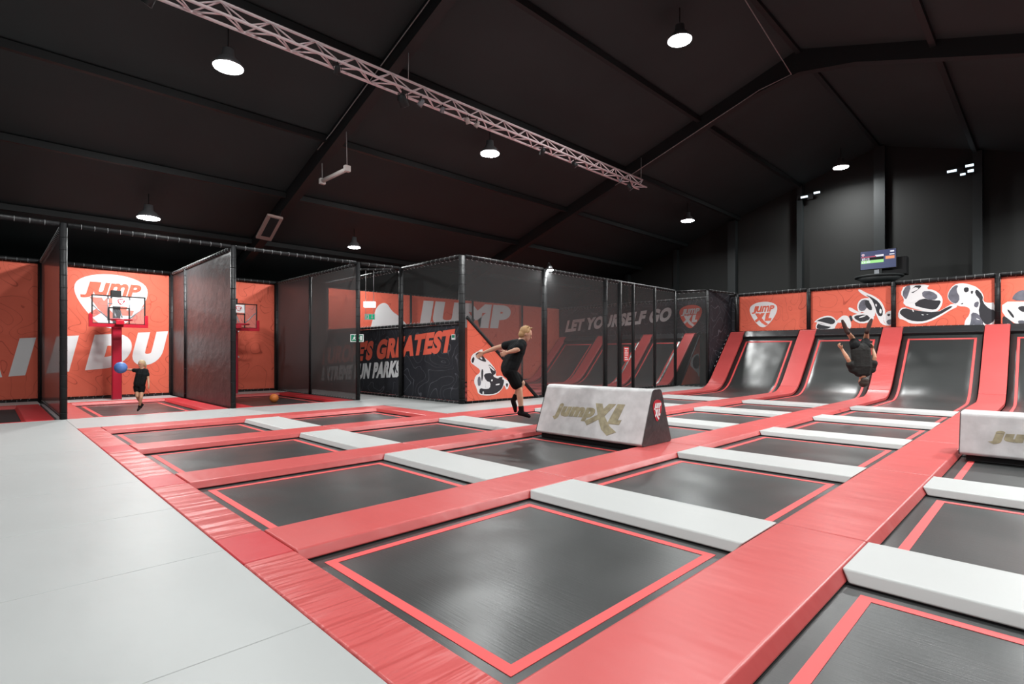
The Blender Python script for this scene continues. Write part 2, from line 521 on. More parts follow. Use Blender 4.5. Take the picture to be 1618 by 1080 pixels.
# rafters, purlins and wall columns belong to the shell
n = 1
for y in (-3.1, 6.23, 15.6):
    m = MB()
    pts = [(XL_ + 0.02, roofz(XL_ + 0.02)), (RX, RZ), (XR_ - 0.02, roofz(XR_ - 0.02)), (XR_ - 0.02, roofz(XR_ - 0.02) - 0.42), (RX + 1.3, RZ - 0.42 - 0.43), (RX, RZ - 0.62), (RX - 1.3, RZ - 0.42 - 0.43), (XL_ + 0.02, roofz(XL_ + 0.02) - 0.42)]
    m.prism(pts, (0, y + 0.12, 0), (1, 0, 0), (0, 0, 1), (0, -1, 0), 0.24)
    ob = m.build('trim_%d' % n, M['beam'], tri=True); n += 1
    struct(ob)
for x in (-18.2, -15.45, -12.85, -10.25, -7.6, -4.8, -1.95, 0.8, 3.6, 6.4, 9.0):
    z = roofz(x)
    m = MB().box(x - 0.06, x + 0.06, YF + 0.01, YB - 0.01, z - 0.17 if x != RX else z - 0.12, z - 0.02)
    struct(m.build('trim_%d' % n, M['beam'])); n += 1
for x, wd in ((-16.2, 0.10), (-13.35, 0.10), (-10.5, 0.18), (-7.6, 0.10), (-4.75, 0.18), (-1.88, 0.13), (1.0, 0.12)):
    m = MB().box(x - wd, x + wd, YB - 0.28, YB - 0.01, -0.6, roofz(x) - 0.1)
    struct(m.build('trim_%d' % n, M['beam'])); n += 1

# ================================================================== floor mats of the walkways
def mat(x0, x1, y0, y1, label, bev=0.006):
    o = MB().box(x0 + 0.0008, x1 - 0.0008, y0 + 0.0008, y1 - 0.0008, -PH, 0.0).build('floor_mat', M['grey'], bevel=bev)
    return tag(o, label, 'floor mat', 'grey walkway mats')
xs = [1.55, 0.2, -1.12, -2.43, -3.72, -5.02, -6.32, -7.62, -8.92, -10.22, -11.54]
names = ['beyond the right edge of the foreground', 'at the right end of the foreground row', 'at the bottom right of the foreground walkway', 'at the very bottom of the walkway beside the red border', 'second from the bottom of the walkway', 'third from the bottom of the walkway', 'fourth from the bottom of the walkway', 'fifth from the bottom of the walkway', 'sixth from the bottom of the walkway', 'beside the far end of the red border']
for i in range(len(xs) - 1):
    mat(xs[i + 1], xs[i], -4.2, Y0, 'grey vinyl floor mat ' + names[i])
mat(-13.30, -11.54, -4.2, Y0, 'grey vinyl floor mat in front of the leftmost basketball net divider')
mat(-17.0, -13.30, -6.5, -1.62, 'grey vinyl floor mat off to the left of the basketball bays')
for i, (a, b, t) in enumerate(((Y0, 3.6, 'in front of the girl with the blue ball'), (3.6, 6.1, 'in front of the bay with the orange ball'), (6.1, 8.5, 'by the green exit sign post'))):
    mat(-13.30, LX[0] - 0.02, a, b, 'pale grey walkway mat ' + t)
mat(LX[0] - 0.02, -10.38, 6.95, 8.5, 'pale grey walkway mat at the foot of the black banner wall')
mat(-10.38, LX[1] - 0.02, 6.95, 10.6, 'pale grey walkway mat beside the corner post of the net cage')
mat(-10.38, LX[1] - 0.02, 10.6, 15.0, 'pale grey walkway mat behind the boy')
mat(-10.38, LX[1] - 0.02, 15.0, 19.4, 'pale grey walkway mat at the far end of the net cage')
for a, b, y0, y1, t in ((-19.0, -17.9, 1.12, 4.0, 'behind the padded pole of the front hoop'), (-19.0, -17.9, 4.15, 7.15, 'behind the hoop of the bay with the orange ball'), (-19.0, -17.9, -1.6, 0.98, 'at the back of the leftmost bay'), (-19.0, -13.32, 7.32, 8.4, 'in the passage before the black banner')):
    mat(a, b, y0, y1, 'narrow grey floor mat ' + t)

# ================================================================== pads
def pad(x0, x1, y0, y1, mt, label, axis, group, bot=(0, 0, 0, 0), z=0.0, bev=0.014, stitch=None):
    g = 0.004
    o = MB().box(x0 + g, x1 - g, y0 + g, y1 - g, z - PH, z, bot).build('safety_pad', mt, bevel=bev)
    return tag(o, label, 'safety pad', group)

lane_edge = ['first strip from the left', 'second strip from the left', 'strip left of the big block', 'strip right of the big block', 'strip left of the cut-off block', 'strip outside the right edge']
lane = ['the short leftmost lane', 'the second lane', 'the big block lane', 'the lane under the somersault', 'the rightmost lane']
order = ['nearest', 'second', 'third', 'fourth', 'fifth', 'farthest']
E_ = 0.045
for i, x in enumerate(LX):
    cuts = [Y1] + [b for a, b in ROWY]
    if i == 0: cuts = [Y1, 4.2, 6.42]
    for k in range(len(cuts) - 1):
        e = (0 if i == 0 else E_, E_, 0, 0)
        if i == 1 and k >= 2: e = (0, E_, 0, 0)
        pad(x, x + SW, cuts[k], cuts[k + 1], M['red'], 'long red pad on the %s, %s from the near border' % (lane_edge[i], order[k]), 'y', 'lengthwise red pads', e)
# red border along the near left edge
pad(LX[0] - 0.015, LX[0] + SW, Y0, Y1, M['redx'], 'red border pad at the far left corner of the trampoline field', 'x', 'near border pads', (0, 0, 0, 0))
for i in range(5):
    pad(LX[i] + SW, LX[i + 1], Y0, Y1, M['redx'], 'wrinkled red border pad along the near end of ' + lane[i], 'x', 'near border pads', (0, 0, 0, 0))
    if i > 0:
        pad(LX[i], LX[i] + SW, Y0, Y1, M['redd'], 'short darker red border pad, foot of the ' + lane_edge[i], 'x', 'near border pads')
# red pads closing the short lane
pad(LX[0], LX[1], 6.42, 6.93, M['red'], 'red pad closing the far end of the short leftmost lane', 'x', 'end pads', (-E_, -E_, E_, 0))
# pale cross pads
for i in range(5):
    for k, (a, b) in enumerate(ROWY):
        if i == 0 and k > 0: continue
        if (i, k) in ((2, 1), (4, 2)): continue
        lab = 'white vinyl cross pad across %s, %s from the near border' % (lane[i], order[k])
        pad(LX[i] + SW, LX[i + 1], a, b, M['greypad'], lab, 'x', 'white cross pads', (-E_, -E_, E_, E_))

# ================================================================== trampolines
def trampoline(x0, x1, y0, y1, label, group='flat trampolines', inset=0.13, tape=0.062):
    t = thing('trampoline', ((x0 + x1) / 2, (y0 + y1) / 2, -0.6), label, 'trampoline', group)
    z = BEDZ
    b = MB().box(x0 + 0.015, x1 - 0.015, y0 + 0.015, y1 - 0.015, z - 0.012, z)
    b.build('bed', M['bed'], t)
    xa, xb, ya, yb = x0 + inset, x1 - inset, y0 + inset, y1 - inset
    m = MB(); zz = z + 0.003; q = tape
    for r in ((xa, xb, ya, ya + q), (xa, xb, yb - q, yb), (xa, xa + q, ya + q, yb - q), (xb - q, xb, ya + q, yb - q)):
        m.box(r[0], r[1], r[2], r[3], z - 0.001, zz)
    tag(m.build('marking_tape', M['tape'], t), 'red tape rectangle on the bed')
    m = MB()
    for r in ((x0, x1, y0, y0 + 0.03), (x0, x1, y1 - 0.03, y1), (x0, x0 + 0.03, y0 + 0.03, y1 - 0.03), (x1 - 0.03, x1, y0 + 0.03, y1 - 0.03)):
        m.box(r[0], r[1], r[2], r[3], -0.16, z + 0.008)
    m.build('frame', M['black'], t)
    return t
near = ['nearest', 'second', 'third', 'fourth', 'farthest flat']
for i in range(5):
    ys = [Y1] + [v for p in ROWY for v in p]
    nr = 2 if i == 0 else 5
    for k in range(nr):
        a = ys[2 * k]; b = ROWY[k][0]
        if i == 0 and k == 1: b = 6.42
        trampoline(LX[i] + SW, LX[i + 1], a, b, '%s black trampoline bed with red rectangle in %s' % (near[k], lane[i]))

# ================================================================== ramps
RY0, RR = 18.35, 1.35
def prof(s, off=0.0):
    """point (y, z) at arc length s from y=15.1, raised off along the normal"""
    y = 15.12 + s
    if y <= RY0: return (y, off)
    a = (y - RY0) / RR
    if a <= math.pi / 4:
        return (RY0 + (RR - off) * math.sin(a), RR - (RR - off) * math.cos(a))
    l = y - RY0 - RR * math.pi / 4
    c = math.sqrt(0.5)
    return (RY0 + (RR - off) * c + l * c, RR - (RR - off) * c + l * c)
STOP = (RY0 - 15.12) + RR * math.pi / 4 + 2.42
def sheet(x0, x1, s0, s1, off0, off1, n, mb=None, sag=0.0, span=None):
    """curved slab between two offsets"""
    m = mb or MB()
    nx = 6 if sag else 1
    top, bot = [], []
    for i in range(n + 1):
        s = s0 + (s1 - s0) * i / n
        rt, rb = [], []
        for j in range(nx + 1):
            u = j / nx
            x = x0 + (x1 - x0) * u
            us = u if span is None else (x - span[0]) / (span[1] - span[0])
            k = sag * math.sin(math.pi * us) * math.exp(-((s - 4.0) / 1.1) ** 2)
            y, z = prof(s, off1 + k); rt.append(m.bm.verts.new((x, y, z)))
            y, z = prof(s, off0 + k); rb.append(m.bm.verts.new((x, y, z)))
        top.append(rt); bot.append(rb)
    for i in range(n):
        for j in range(nx):
            for g in (top, bot):
                f = m.bm.faces.new((g[i][j], g[i][j + 1], g[i + 1][j + 1], g[i + 1][j])); f.smooth = True
        m.bm.faces.new((top[i][0], bot[i][0], bot[i + 1][0], top[i + 1][0]))
        m.bm.faces.new((top[i][nx], bot[i][nx], bot[i + 1][nx], top[i + 1][nx]))
    for g in (0, n):
        for j in range(nx):
            m.bm.faces.new((top[g][j], top[g][j + 1], bot[g][j + 1], bot[g][j]))
    return m
RL = ['left of the climbing-wall posts', 'short']
def ramp(x0, x1, label, group):
    t = thing('ramp_trampoline', ((x0 + x1) / 2, 18.5, -0.6), label, 'ramp trampoline', group)
    sheet(x0 + 0.01, x1 - 0.01, 0.02, STOP - 0.15, -0.10, -0.085, 40, sag=0.05).build('bed', M['bed'], t)
    m = MB(); a, b = x0 + 0.15, x1 - 0.15; q = 0.06
    sp = (x0 + 0.01, x1 - 0.01)
    sheet(a, a + q, 0.15, STOP - 0.45, -0.083, -0.078, 40, m, 0.05, sp)
    sheet(b - q, b, 0.15, STOP - 0.45, -0.083, -0.078, 40, m, 0.05, sp)
    sheet(a, b, 0.15, 0.15 + q, -0.083, -0.078, 1, m)
    sheet(a, b, STOP - 0.45 - q, STOP - 0.45, -0.083, -0.078, 1, m)
    tag(m.build('marking_tape', M['tape'], t), 'red tape rectangle on the curved bed')
    m = sheet(x0 + 0.005, x1 - 0.005, STOP - 0.30, STOP, -0.07, 0.03, 3)
    tag(m.build('top_cushion', M['vinylblack'], t, bevel=0.015), 'black padded roll along the top')
    m = MB()
    for x in (x0 + 0.02, x1 - 0.02):
        m.tube([(x,) + prof(s, -0.16) for s in [STOP * k / 24 for k in range(25)]], 0.02, 6)
    m.build('frame', M['black'], t)
    return t
def ramp_pads(x, wid, text, group):
    for k, (a, b, mt) in enumerate(((0.0, 3.15, 'red'), (3.15, 3.95, 'red'), (3.95, STOP - 0.02, 'red'))):
        w_ = ['low flat', 'short curved', 'tall sloping'][k]
        o = sheet(x + 0.004, x + wid - 0.004, a + 0.004, b - 0.004, -0.085, 0.0, 16 if k < 2 else 10).build('safety_pad', M[mt], bevel=0.012)
        tag(o, '%s red pad on the ramp strip %s' % (w_, text), 'safety pad', group)
    y, z = prof(STOP, 0.0)
    o = MB().box(x + 0.004, x + wid - 0.004, y, 21.20, z - 0.14, z + 0.015).build('safety_pad', M['red'], bevel=0.02)
    tag(o, 'red cap on top of the ramp strip %s' % text, 'safety pad', group)
rt_ = ['', 'against the net side wall', 'left of the upside-down man', 'right of the upside-down man', 'right of the third mural', 'beyond the right picture edge']
for i in range(1, 6):
    ramp_pads(LX[i], SW, rt_[i], 'ramp strip pads')
for i, tx in ((1, 'leftmost of the bare ramps, under the white shield logo'), (2, 'behind the upside-down man'), (3, 'in the lane right of the upside-down man'), (4, 'cut by the right picture edge')):
    ramp(LX[i] + SW, LX[i + 1], 'tall curved black trampoline ramp ' + tx, 'wall ramps')
# inner hall behind the net
IX = [(-17.85, 0.45), (-15.45, 0.5), (-12.95, 0.5), (-10.95, 0.45)]
it = ['at the red side wall in the cage', 'second from the red wall in the cage', 'third from the red wall in the cage', 'beside the walkway in the cage']
for (x, wd), tx in zip(IX, it):
    ramp_pads(x, wd, tx, 'ramp strip pads in the cage')
    tag(MB().box(x, x + wd, 9.2, 15.1, -PH, 0, (E_, E_, 0, 0)).build('safety_pad', M['red'], bevel=0.012), 'flat red pad, strip ' + tx, 'safety pad', 'flat strips in the cage')
for k in range(3):
    a = IX[k][0] + IX[k][1]; b = IX[k + 1][0]
    tx = ['leftmost', 'middle', 'right'][k]
    ramp(a, b, tx + ' black trampoline ramp inside the net cage', 'ramps in the cage')
    for j, (y0, y1) in enumerate(((9.2, 11.7), (12.3, 14.9))):
        trampoline(a, b, y0, y1, '%s flat trampoline in the %s lane of the net cage' % (['nearer', 'farther'][j], tx), 'flat trampolines in the cage')
    tag(MB().box(a, b, 11.7, 12.3, -PH, 0).build('safety_pad', M['red'], bevel=0.012), 'red cross pad in the %s lane of the net cage' % tx, 'safety pad', 'cross pads in the cage')
    tag(MB().box(a, b, 14.9, 15.12, -PH, 0).build('safety_pad', M['red'], bevel=0.012), 'narrow red pad before the %s ramp of the net cage' % tx, 'safety pad', 'cross pads in the cage')

# backs that hold the ramps up
o = MB().box(-18.0, 1.7, 21.22, 21.32, -0.6, 2.1).build('wall_ramp', M['wall']); struct(o)

# ================================================================== white soft blocks
def block(x0, x1, y0, y1, h, label, topw, side=True):
    t = thing('foam_block', ((x0 + x1) / 2, (y0 + y1) / 2, 0), label, 'foam block', 'white foam blocks')
    yc = (y0 + y1) / 2 + 0.0
    MB().box(x0 + 0.06, x1 - 0.15, y0 + 0.07, y1 - 0.07, -PH, 0.01).build('base', M['black'], t)
    a0, a1 = yc - topw / 2, yc + topw / 2
    r = 0.075
    sec = [(y0, 0.035), (y0 + 0.02, 0.005), (y1 - 0.02, 0.005), (y1, 0.035)]
    for k in range(6):
        an = math.pi * 0.06 + (math.pi / 2) * 0.94 * k / 5
        sec.append((a1 - r + r * math.cos(an), h - r + r * math.sin(an)))
    for k in range(6):
        an = math.pi / 2 + math.pi * 0.44 * k / 5
        sec.append((a0 + r + r * math.cos(an), h - r + r * math.sin(an)))
    m = MB(); m.prism(sec, (x0, 0, 0), (0, 1, 0), (0, 0, 1), (1, 0, 0), x1 - x0)
    m.build('cover', M['concrete'], t, bevel=0.012)
    for xx, nn in ((x1 - 0.001, 1), (x0 + 0.001, -1)):
        m = MB(); m.prism([(y, z) for y, z in sec], (xx, 0, 0), (0, 1, 0), (0, 0, 1), (nn, 0, 0), 0.006)
        e = m.build('end_panel', M['vinylblack'], t)
        tag(e, 'black end panel')
        if side:
            U = Vector((0, nn, 0))
            logo(e, (xx + nn * 0.006, yc - nn * 0.115, h * 0.42), U, (0, 0, 1), (nn, 0, 0), 0.23, 0.30, M['hoopred'], M['white'])
    # front face: slanted from (y0, .035) to (a0, h)
    p0 = Vector((x0, y0, 0.035)); V = (Vector((x0, a0, h - r)) - p0); L = V.length; V.normalize()
    N = Vector((1, 0, 0)).cross(V); N = N if N.y < 0 else -N
    W_ = x1 - x0
    U = Vector((1, 0, 0))
    o = p0 + N * 0.002
    text_part('printed_word', 'jump', M['gold'], t, o + U * W_ * 0.135 + V * L * (0.30), U, V, N, W_ * 0.43, L * 0.38, 0.03, 0.28, 0.075, 0.003)
    xl_part(t, M['gold'], o + U * W_ * 0.47 + V * L * 0.09, U, V, N, W_ * 0.33, L * 0.68, 0.003, 'printed_initials')
    return t
block(-5.80, -3.87, 6.25, 7.02, 0.76, 'big white marbled foam block with gold lettering and black end beside the boy', 0.27)
block(-0.83, 1.07, 8.62, 9.30, 0.53, 'white marbled foam block cut off by the right picture edge', 0.42, side=False)
MURAL_A = [('w',[(-6.07,2.38),(-5.91,2.53),(-5.67,2.61),(-5.47,2.58),(-5.36,2.45),(-5.29,2.35),(-5.36,2.26),(-5.41,2.11),(-5.96,2.13),(-6.01,2.23),(-5.94,2.4)]),('d',[(-5.99,2.42),(-5.81,2.52),(-5.57,2.56),(-5.41,2.47),(-5.37,2.37),(-5.47,2.28),(-5.67,2.35),(-5.91,2.43)]),('d',[(-5.95,2.14),(-5.97,2.27),(-5.87,2.36),(-5.64,2.27),(-5.49,2.21),(-5.64,2.13)]),('w',[(-5.37,2.37),(-5.21,2.55),(-5.1,2.6),(-4.96,2.54),(-4.88,2.24),(-4.93,2.11),(-5.0,2.17),(-5.12,2.38),(-5.24,2.33)]),('d',[(-4.97,2.57),(-4.89,2.58),(-4.84,2.42),(-4.9,2.35)]),('w',[(-4.89,2.57),(-4.68,2.63),(-4.34,2.68),(-4.22,2.5),(-4.28,2.34),(-4.61,2.27),(-4.83,2.4)]),('d',[(-4.82,2.56),(-4.46,2.6),(-4.31,2.43),(-4.58,2.32),(-4.78,2.44)]),('w',[(-4.99,2.83),(-4.93,2.87),(-4.71,2.7),(-4.6,2.66),(-4.64,2.59),(-4.93,2.72)]),('w',[(-4.73,2.89),(-4.65,3.1),(-4.46,3.15),(-4.31,3.11),(-4.22,2.85),(-4.19,2.53),(-4.28,2.5),(-4.52,2.68),(-4.68,2.66)]),('g',[(-4.69,2.87),(-4.61,3.06),(-4.49,3.1),(-4.4,3.04),(-4.46,2.73),(-4.64,2.7)]),('d',[(-4.49,3.09),(-4.35,3.04),(-4.27,2.73),(-4.36,2.72),(-4.48,2.87)]),('w',[(-4.71,3.43),(-4.64,3.46),(-4.46,3.32),(-4.25,3.21),(-4.04,3.02),(-3.93,2.76),(-3.92,2.59),(-3.98,2.4),(-3.93,2.24),(-3.78,2.22),(-3.85,2.17),(-4.04,2.25),(-4.13,2.46),(-4.22,2.71),(-4.34,3.13),(-4.55,3.25)]),('d',[(-4.49,3.26),(-4.31,3.17),(-4.1,2.99),(-3.98,2.73),(-4.0,2.49),(-4.13,2.53),(-4.22,2.89),(-4.31,3.11)]),('w',[(-3.95,2.52),(-3.87,2.66),(-3.71,2.68),(-3.7,2.2),(-3.87,2.19),(-3.97,2.35)]),('v',[(-5.94,2.34),(-5.74,2.31),(-5.47,2.2),(-5.74,2.26)]),('v',[(-4.68,2.5),(-4.49,2.57),(-4.45,2.54),(-4.64,2.47)]),('v',[(-4.2,2.92),(-4.16,2.93),(-4.15,2.84),(-4.18,2.83)]),('v',[(-4.38,3.02),(-4.33,3.0),(-4.24,2.84),(-4.3,2.87)]),('v',[(-4.07,2.77),(-4.01,2.72),(-4.03,2.58),(-4.09,2.63)]),('g',[(-3.9,2.36),(-3.71,2.41),(-3.71,2.22),(-3.85,2.21)]),('d',[(-3.87,2.57),(-3.78,2.58),(-3.79,2.5),(-3.85,2.49)])]
MURAL_B = [('w',[(-3.51,3.21),(-3.41,3.48),(-2.74,3.45),(-2.84,3.3),(-2.65,3.27),(-2.48,3.1),(-2.42,2.91),(-2.48,2.68),(-2.59,2.57),(-2.84,2.59),(-3.15,2.69),(-3.44,2.85),(-3.41,3.04)]),('g',[(-3.47,3.21),(-3.36,3.46),(-3.22,3.46),(-3.33,3.06),(-3.38,3.01)]),('d',[(-3.19,2.82),(-2.95,3.03),(-2.65,2.93),(-2.46,2.92),(-2.53,2.74),(-2.61,2.63),(-2.87,2.69)]),('g',[(-2.95,3.25),(-2.7,3.23),(-2.53,3.05),(-2.65,2.92),(-2.93,3.04)]),('d',[(-3.17,3.43),(-2.95,3.44),(-3.0,3.34),(-3.24,3.16)]),('w',[(-3.57,2.63),(-3.44,2.79),(-3.22,2.67),(-2.57,2.55),(-2.32,2.72),(-2.2,2.81),(-2.05,2.71),(-2.24,2.61),(-2.46,2.44),(-2.74,2.27),(-3.0,2.21),(-3.26,2.23),(-3.4,2.35),(-3.57,2.41)]),('d',[(-3.55,2.61),(-3.42,2.75),(-3.15,2.65),(-2.57,2.54),(-2.28,2.73),(-2.16,2.72),(-2.48,2.49),(-2.78,2.32),(-3.0,2.28),(-3.26,2.33),(-3.44,2.46)]),('w',[(-2.32,2.99),(-2.3,3.17),(-2.18,3.37),(-1.99,3.42),(-1.8,3.36),(-1.6,3.24),(-1.47,3.0),(-1.49,2.82),(-1.37,2.76),(-1.22,2.78),(-1.22,2.1),(-1.39,2.09),(-1.92,2.08),(-1.9,2.28),(-1.8,2.43),(-1.78,2.61),(-1.87,2.69),(-2.05,2.71),(-2.24,2.85)]),('g',[(-2.31,2.99),(-2.28,3.17),(-2.16,3.35),(-2.05,3.36),(-2.11,3.21),(-2.01,2.96),(-2.09,2.79),(-2.2,2.82)]),('d',[(-1.92,3.27),(-1.82,3.27),(-1.81,3.15),(-1.89,3.11),(-1.93,3.18)]),('d',[(-1.64,3.22),(-1.49,3.0),(-1.5,2.8),(-1.35,2.58),(-1.22,2.55),(-1.22,2.25),(-1.37,2.11),(-1.47,2.16),(-1.6,2.47),(-1.54,2.85),(-1.68,3.07)]),('g',[(-1.68,2.81),(-1.57,2.83),(-1.61,2.63),(-1.7,2.68)]),('g',[(-1.76,2.51),(-1.61,2.48),(-1.48,2.24),(-1.5,2.09),(-1.8,2.09),(-1.76,2.27)]),('d',[(-1.78,3.15),(-1.7,3.16),(-1.74,3.03)]),('v',[(-3.28,2.93),(-2.95,3.04),(-2.93,3.01),(-3.24,2.88)]),('v',[(-3.37,2.83),(-3.15,2.78),(-2.84,2.67),(-2.57,2.61),(-2.84,2.62),(-3.17,2.71)]),('v',[(-3.21,2.7),(-3.17,2.68),(-3.15,2.59),(-3.18,2.61)]),('v',[(-2.97,2.52),(-2.88,2.49),(-2.94,2.48)]),('v',[(-2.84,2.51),(-2.78,2.5),(-2.82,2.49)]),('v',[(-1.64,2.33),(-1.54,2.26),(-1.64,2.29)]),('v',[(-1.41,2.72),(-1.27,2.72),(-1.29,2.59),(-1.36,2.62)]),('v',[(-1.33,2.15),(-1.23,2.21),(-1.28,2.12)]),('d',[(-2.01,2.78),(-1.93,2.81),(-1.96,2.76)]),('v',[(-3.15,3.4),(-3.0,3.34),(-3.22,3.22),(-3.26,3.25)])]
MURAL_C = [('w',[(-1.07,2.78),(-0.61,2.75),(-0.29,2.73),(-0.29,2.05),(-0.71,2.06),(-1.07,2.39)]),('g',[(-0.87,2.8),(-0.82,2.97),(-0.71,3.07),(-0.61,3.09),(-0.46,2.97),(-0.43,2.76)]),('d',[(-1.06,2.38),(-0.96,2.31),(-0.78,2.08),(-1.06,2.08)]),('d',[(-0.98,2.56),(-0.91,2.53),(-0.8,2.33),(-0.84,2.28)]),('d',[(-0.75,2.6),(-0.61,2.64),(-0.39,2.55),(-0.61,2.44),(-0.69,2.5)]),('g',[(-0.75,2.22),(-0.61,2.22),(-0.46,2.12),(-0.61,2.07),(-0.69,2.07)])]
MURAL_D = [('w',[(8.74,1.05),(8.79,1.23),(8.95,1.3),(9.15,1.39),(9.17,1.32),(9.09,1.23),(9.24,1.15),(9.42,1.04),(9.65,0.81),(9.61,0.66),(9.84,0.68),(9.96,0.58),(10.16,0.49),(10.04,0.25),(9.92,0.44),(9.88,0.33),(9.69,0.19),(9.39,0.16),(9.02,0.2),(8.95,0.39),(8.86,0.53),(8.91,0.69),(9.06,0.76),(9.08,0.85),(8.88,0.96)]),('d',[(9.18,0.74),(9.5,0.76),(9.56,0.62),(9.92,0.58),(9.92,0.47),(9.84,0.31),(9.61,0.2),(9.31,0.2),(9.04,0.23),(9.06,0.38),(9.24,0.34),(9.42,0.35),(9.44,0.51),(9.28,0.55)]),('d',[(9.35,1.01),(9.61,0.84),(9.63,0.73),(9.5,0.68),(9.42,0.85)]),('d',[(8.91,1.26),(9.06,1.3),(9.2,1.18),(9.31,1.04),(9.13,1.07),(8.95,1.15)]),('d',[(8.77,1.07),(8.84,1.19),(8.89,1.14),(8.84,1.01)]),('g',[(8.98,0.64),(9.08,0.69),(9.11,0.46),(9.0,0.41)]),('d',[(9.69,0.62),(9.88,0.65),(9.84,0.55)]),('d',[(9.98,0.46),(10.09,0.46),(10.04,0.33)]),('v',[(9.27,0.52),(9.42,0.48),(9.4,0.35),(9.25,0.38)]),('v',[(9.45,0.58),(9.51,0.59),(9.51,0.54),(9.46,0.53)]),('v',[(9.38,0.97),(9.56,0.84),(9.58,0.79),(9.38,0.91)]),('v',[(9.14,0.22),(9.18,0.31),(9.21,0.21)]),('v',[(9.02,1.23),(9.15,1.14),(9.13,1.1),(8.99,1.2)]),('v',[(9.61,0.45),(9.77,0.47),(9.75,0.43),(9.62,0.42)]),('d',[(9.11,0.85),(9.18,0.86),(9.17,0.63),(9.12,0.52)])]
MURAL_E = [('w',[(21.05,0.69),(20.82,0.8),(21.05,1.17),(21.57,1.3),(21.7,1.17),(21.7,0.24),(21.51,0.46),(21.16,0.63)]),('d',[(21.05,0.79),(21.11,1.06),(21.4,1.22),(21.63,1.17),(21.63,0.68),(21.28,0.63)])]

# ================================================================== cage posts, rails, nets, banners
def post(x, y, z1, label, z0=0.0, r=0.058, group='padded cage posts', ties=True):
    t = thing('padded_post', (x, y, z0), label, 'post', group)
    m = MB().tube([(x, y, z0), (x, y, z1)], r, 14)
    m.build('sleeve', M['sleeve'], t)
    if ties:
        m = MB(); z = z0 + 0.12
        while z < z1 - 0.05:
            m.ring((x, y, z), r + 0.001, 0.006, (0, 0, 1), 14, 4); z += 0.24
        tag(m.build('tie_rings', M['black'], t), kind='stuff')
    return t
def rail(p, q, label, r=0.048, group='padded cage rails', ties=True):
    p, q = Vector((*p, 0)[:3]), Vector((*q, 0)[:3])
    c = (p + q) / 2
    t = thing('padded_rail', tuple(c), label, 'rail', group)
    MB().tube([p, q], r, 12).build('sleeve', M['sleeve'], t)
    if ties:
        m = MB(); L = (q - p).length; d = (q - p) / L; n = int(L / 0.2)
        for k in range(1, n):
            m.ring(p + d * (L * k / n), r + 0.001, 0.0035, d, 12, 4)
        tag(m.build('tie_rings', M['tie'], t), 'pale ties', kind='stuff')
    return t
def net(p, q, z0, z1, label, mt='net', group='net panels', name='net_panel', cat='net panel', laces=True):
    p, q = Vector((*p, 0)[:3]), Vector((*q, 0)[:3])
    c = (p + q) / 2
    t = thing(name, (c.x, c.y, z0), label, cat, group)
    nz = 0.006
    d = (q - p); n = Vector((-d.y, d.x, 0)).normalized() * nz
    m = MB()
    P = [(p.x, p.y, z0), (q.x, q.y, z0), (q.x, q.y, z1), (p.x, p.y, z1)]
    m.quad(*P)
    m.build('mesh_cloth', M[mt], t)
    if laces:
        m = MB(); k = max(3, int(d.length / 0.16))
        for i in range(k):
            a = p + d * ((i + 0.3) / k); b = p + d * ((i + 0.7) / k)
            m.tube([(a.x, a.y, z0 + 0.01), (b.x, b.y, z0 + 0.03)], 0.005, 5)
            m.tube([(a.x, a.y, z1 - 0.01), (b.x, b.y, z1 - 0.03)], 0.005, 5)
        tag(m.build('lacing', M['tie'], t), 'pale lacing', kind='stuff')
    return t
def banner(p, q, z0, z1, label, mt='banner', group='printed banners', N=None):
    p, q = Vector((*p, 0)[:3]), Vector((*q, 0)[:3])
    c = (p + q) / 2
    t = thing('printed_banner', (c.x, c.y, z0), label, 'banner', group)
    N = Vector(N)
    d = q - p
    m = MB()
    m.prism([(0, z0), (d.length, z0), (d.length, z1), (0, z1)], (p.x, p.y, 0), d.normalized(), (0, 0, 1), N, 0.012)
    m.build('cloth', M[mt], t)
    m = MB(); L = d.length; k = int(L / 0.17)
    dn = d.normalized()
    for i in range(1, k):
        a = p + dn * (L * i / k)
        for z in (z0 - 0.025, z1 + 0.0):
            m.tube([(a.x + N.x * 0.02, a.y + N.y * 0.02, z), (a.x + dn.x * 0.02 + N.x * 0.02, a.y + dn.y * 0.02 + N.y * 0.02, z + 0.03)], 0.006, 5)
    tag(m.build('lacing', M['tie'], t), 'pale lacing', kind='stuff')
    return t

CT = 3.72          # cage height
FX, WX = -13.30, -19.05
BY = [-2.0, 1.06, 4.07, 7.22]
pn = ['at the far left outside the picture', 'at the front of the net divider left of the girl', 'at the front of the dark divider right of the girl', 'carrying the green exit sign']
for y, t in zip(BY, pn):
    post(FX, y, CT + 0.03, 'tall black padded post ' + t)
pb = ['at the far left out of frame', 'on the red wall between the leftmost bay and the front hoop bay', 'on the red wall to the right of the front hoop', 'on the red wall behind the orange ball, in the corner']
for y, t in zip(BY, pb):
    post(WX + 0.1, y, CT + 0.02, 'black padded post ' + t)
for k, t in enumerate(('over the leftmost bay', 'over the bay of the girl', 'over the bay with the orange ball')):
    rail((FX, BY[k] + 0.06, CT), (FX, BY[k + 1] - 0.06, CT), 'long black padded rail across the front ' + t)
    rail((WX + 0.08, BY[k] + 0.06, CT), (WX + 0.08, BY[k + 1] - 0.06, CT), 'black padded rail topping the red wall ' + t)
    rail((WX + 0.08, BY[k] + 0.06, 0.01), (WX + 0.08, BY[k + 1] - 0.06, 0.01), 'black padded rail footing the red wall ' + t, 0.04)
for y, t in zip(BY[1:], ('left of the girl', 'right of the girl', 'beside the exit passage')):
    rail((WX + 0.15, y, CT - 0.02), (FX - 0.06, y, CT - 0.02), 'black rail over the net divider ' + t)
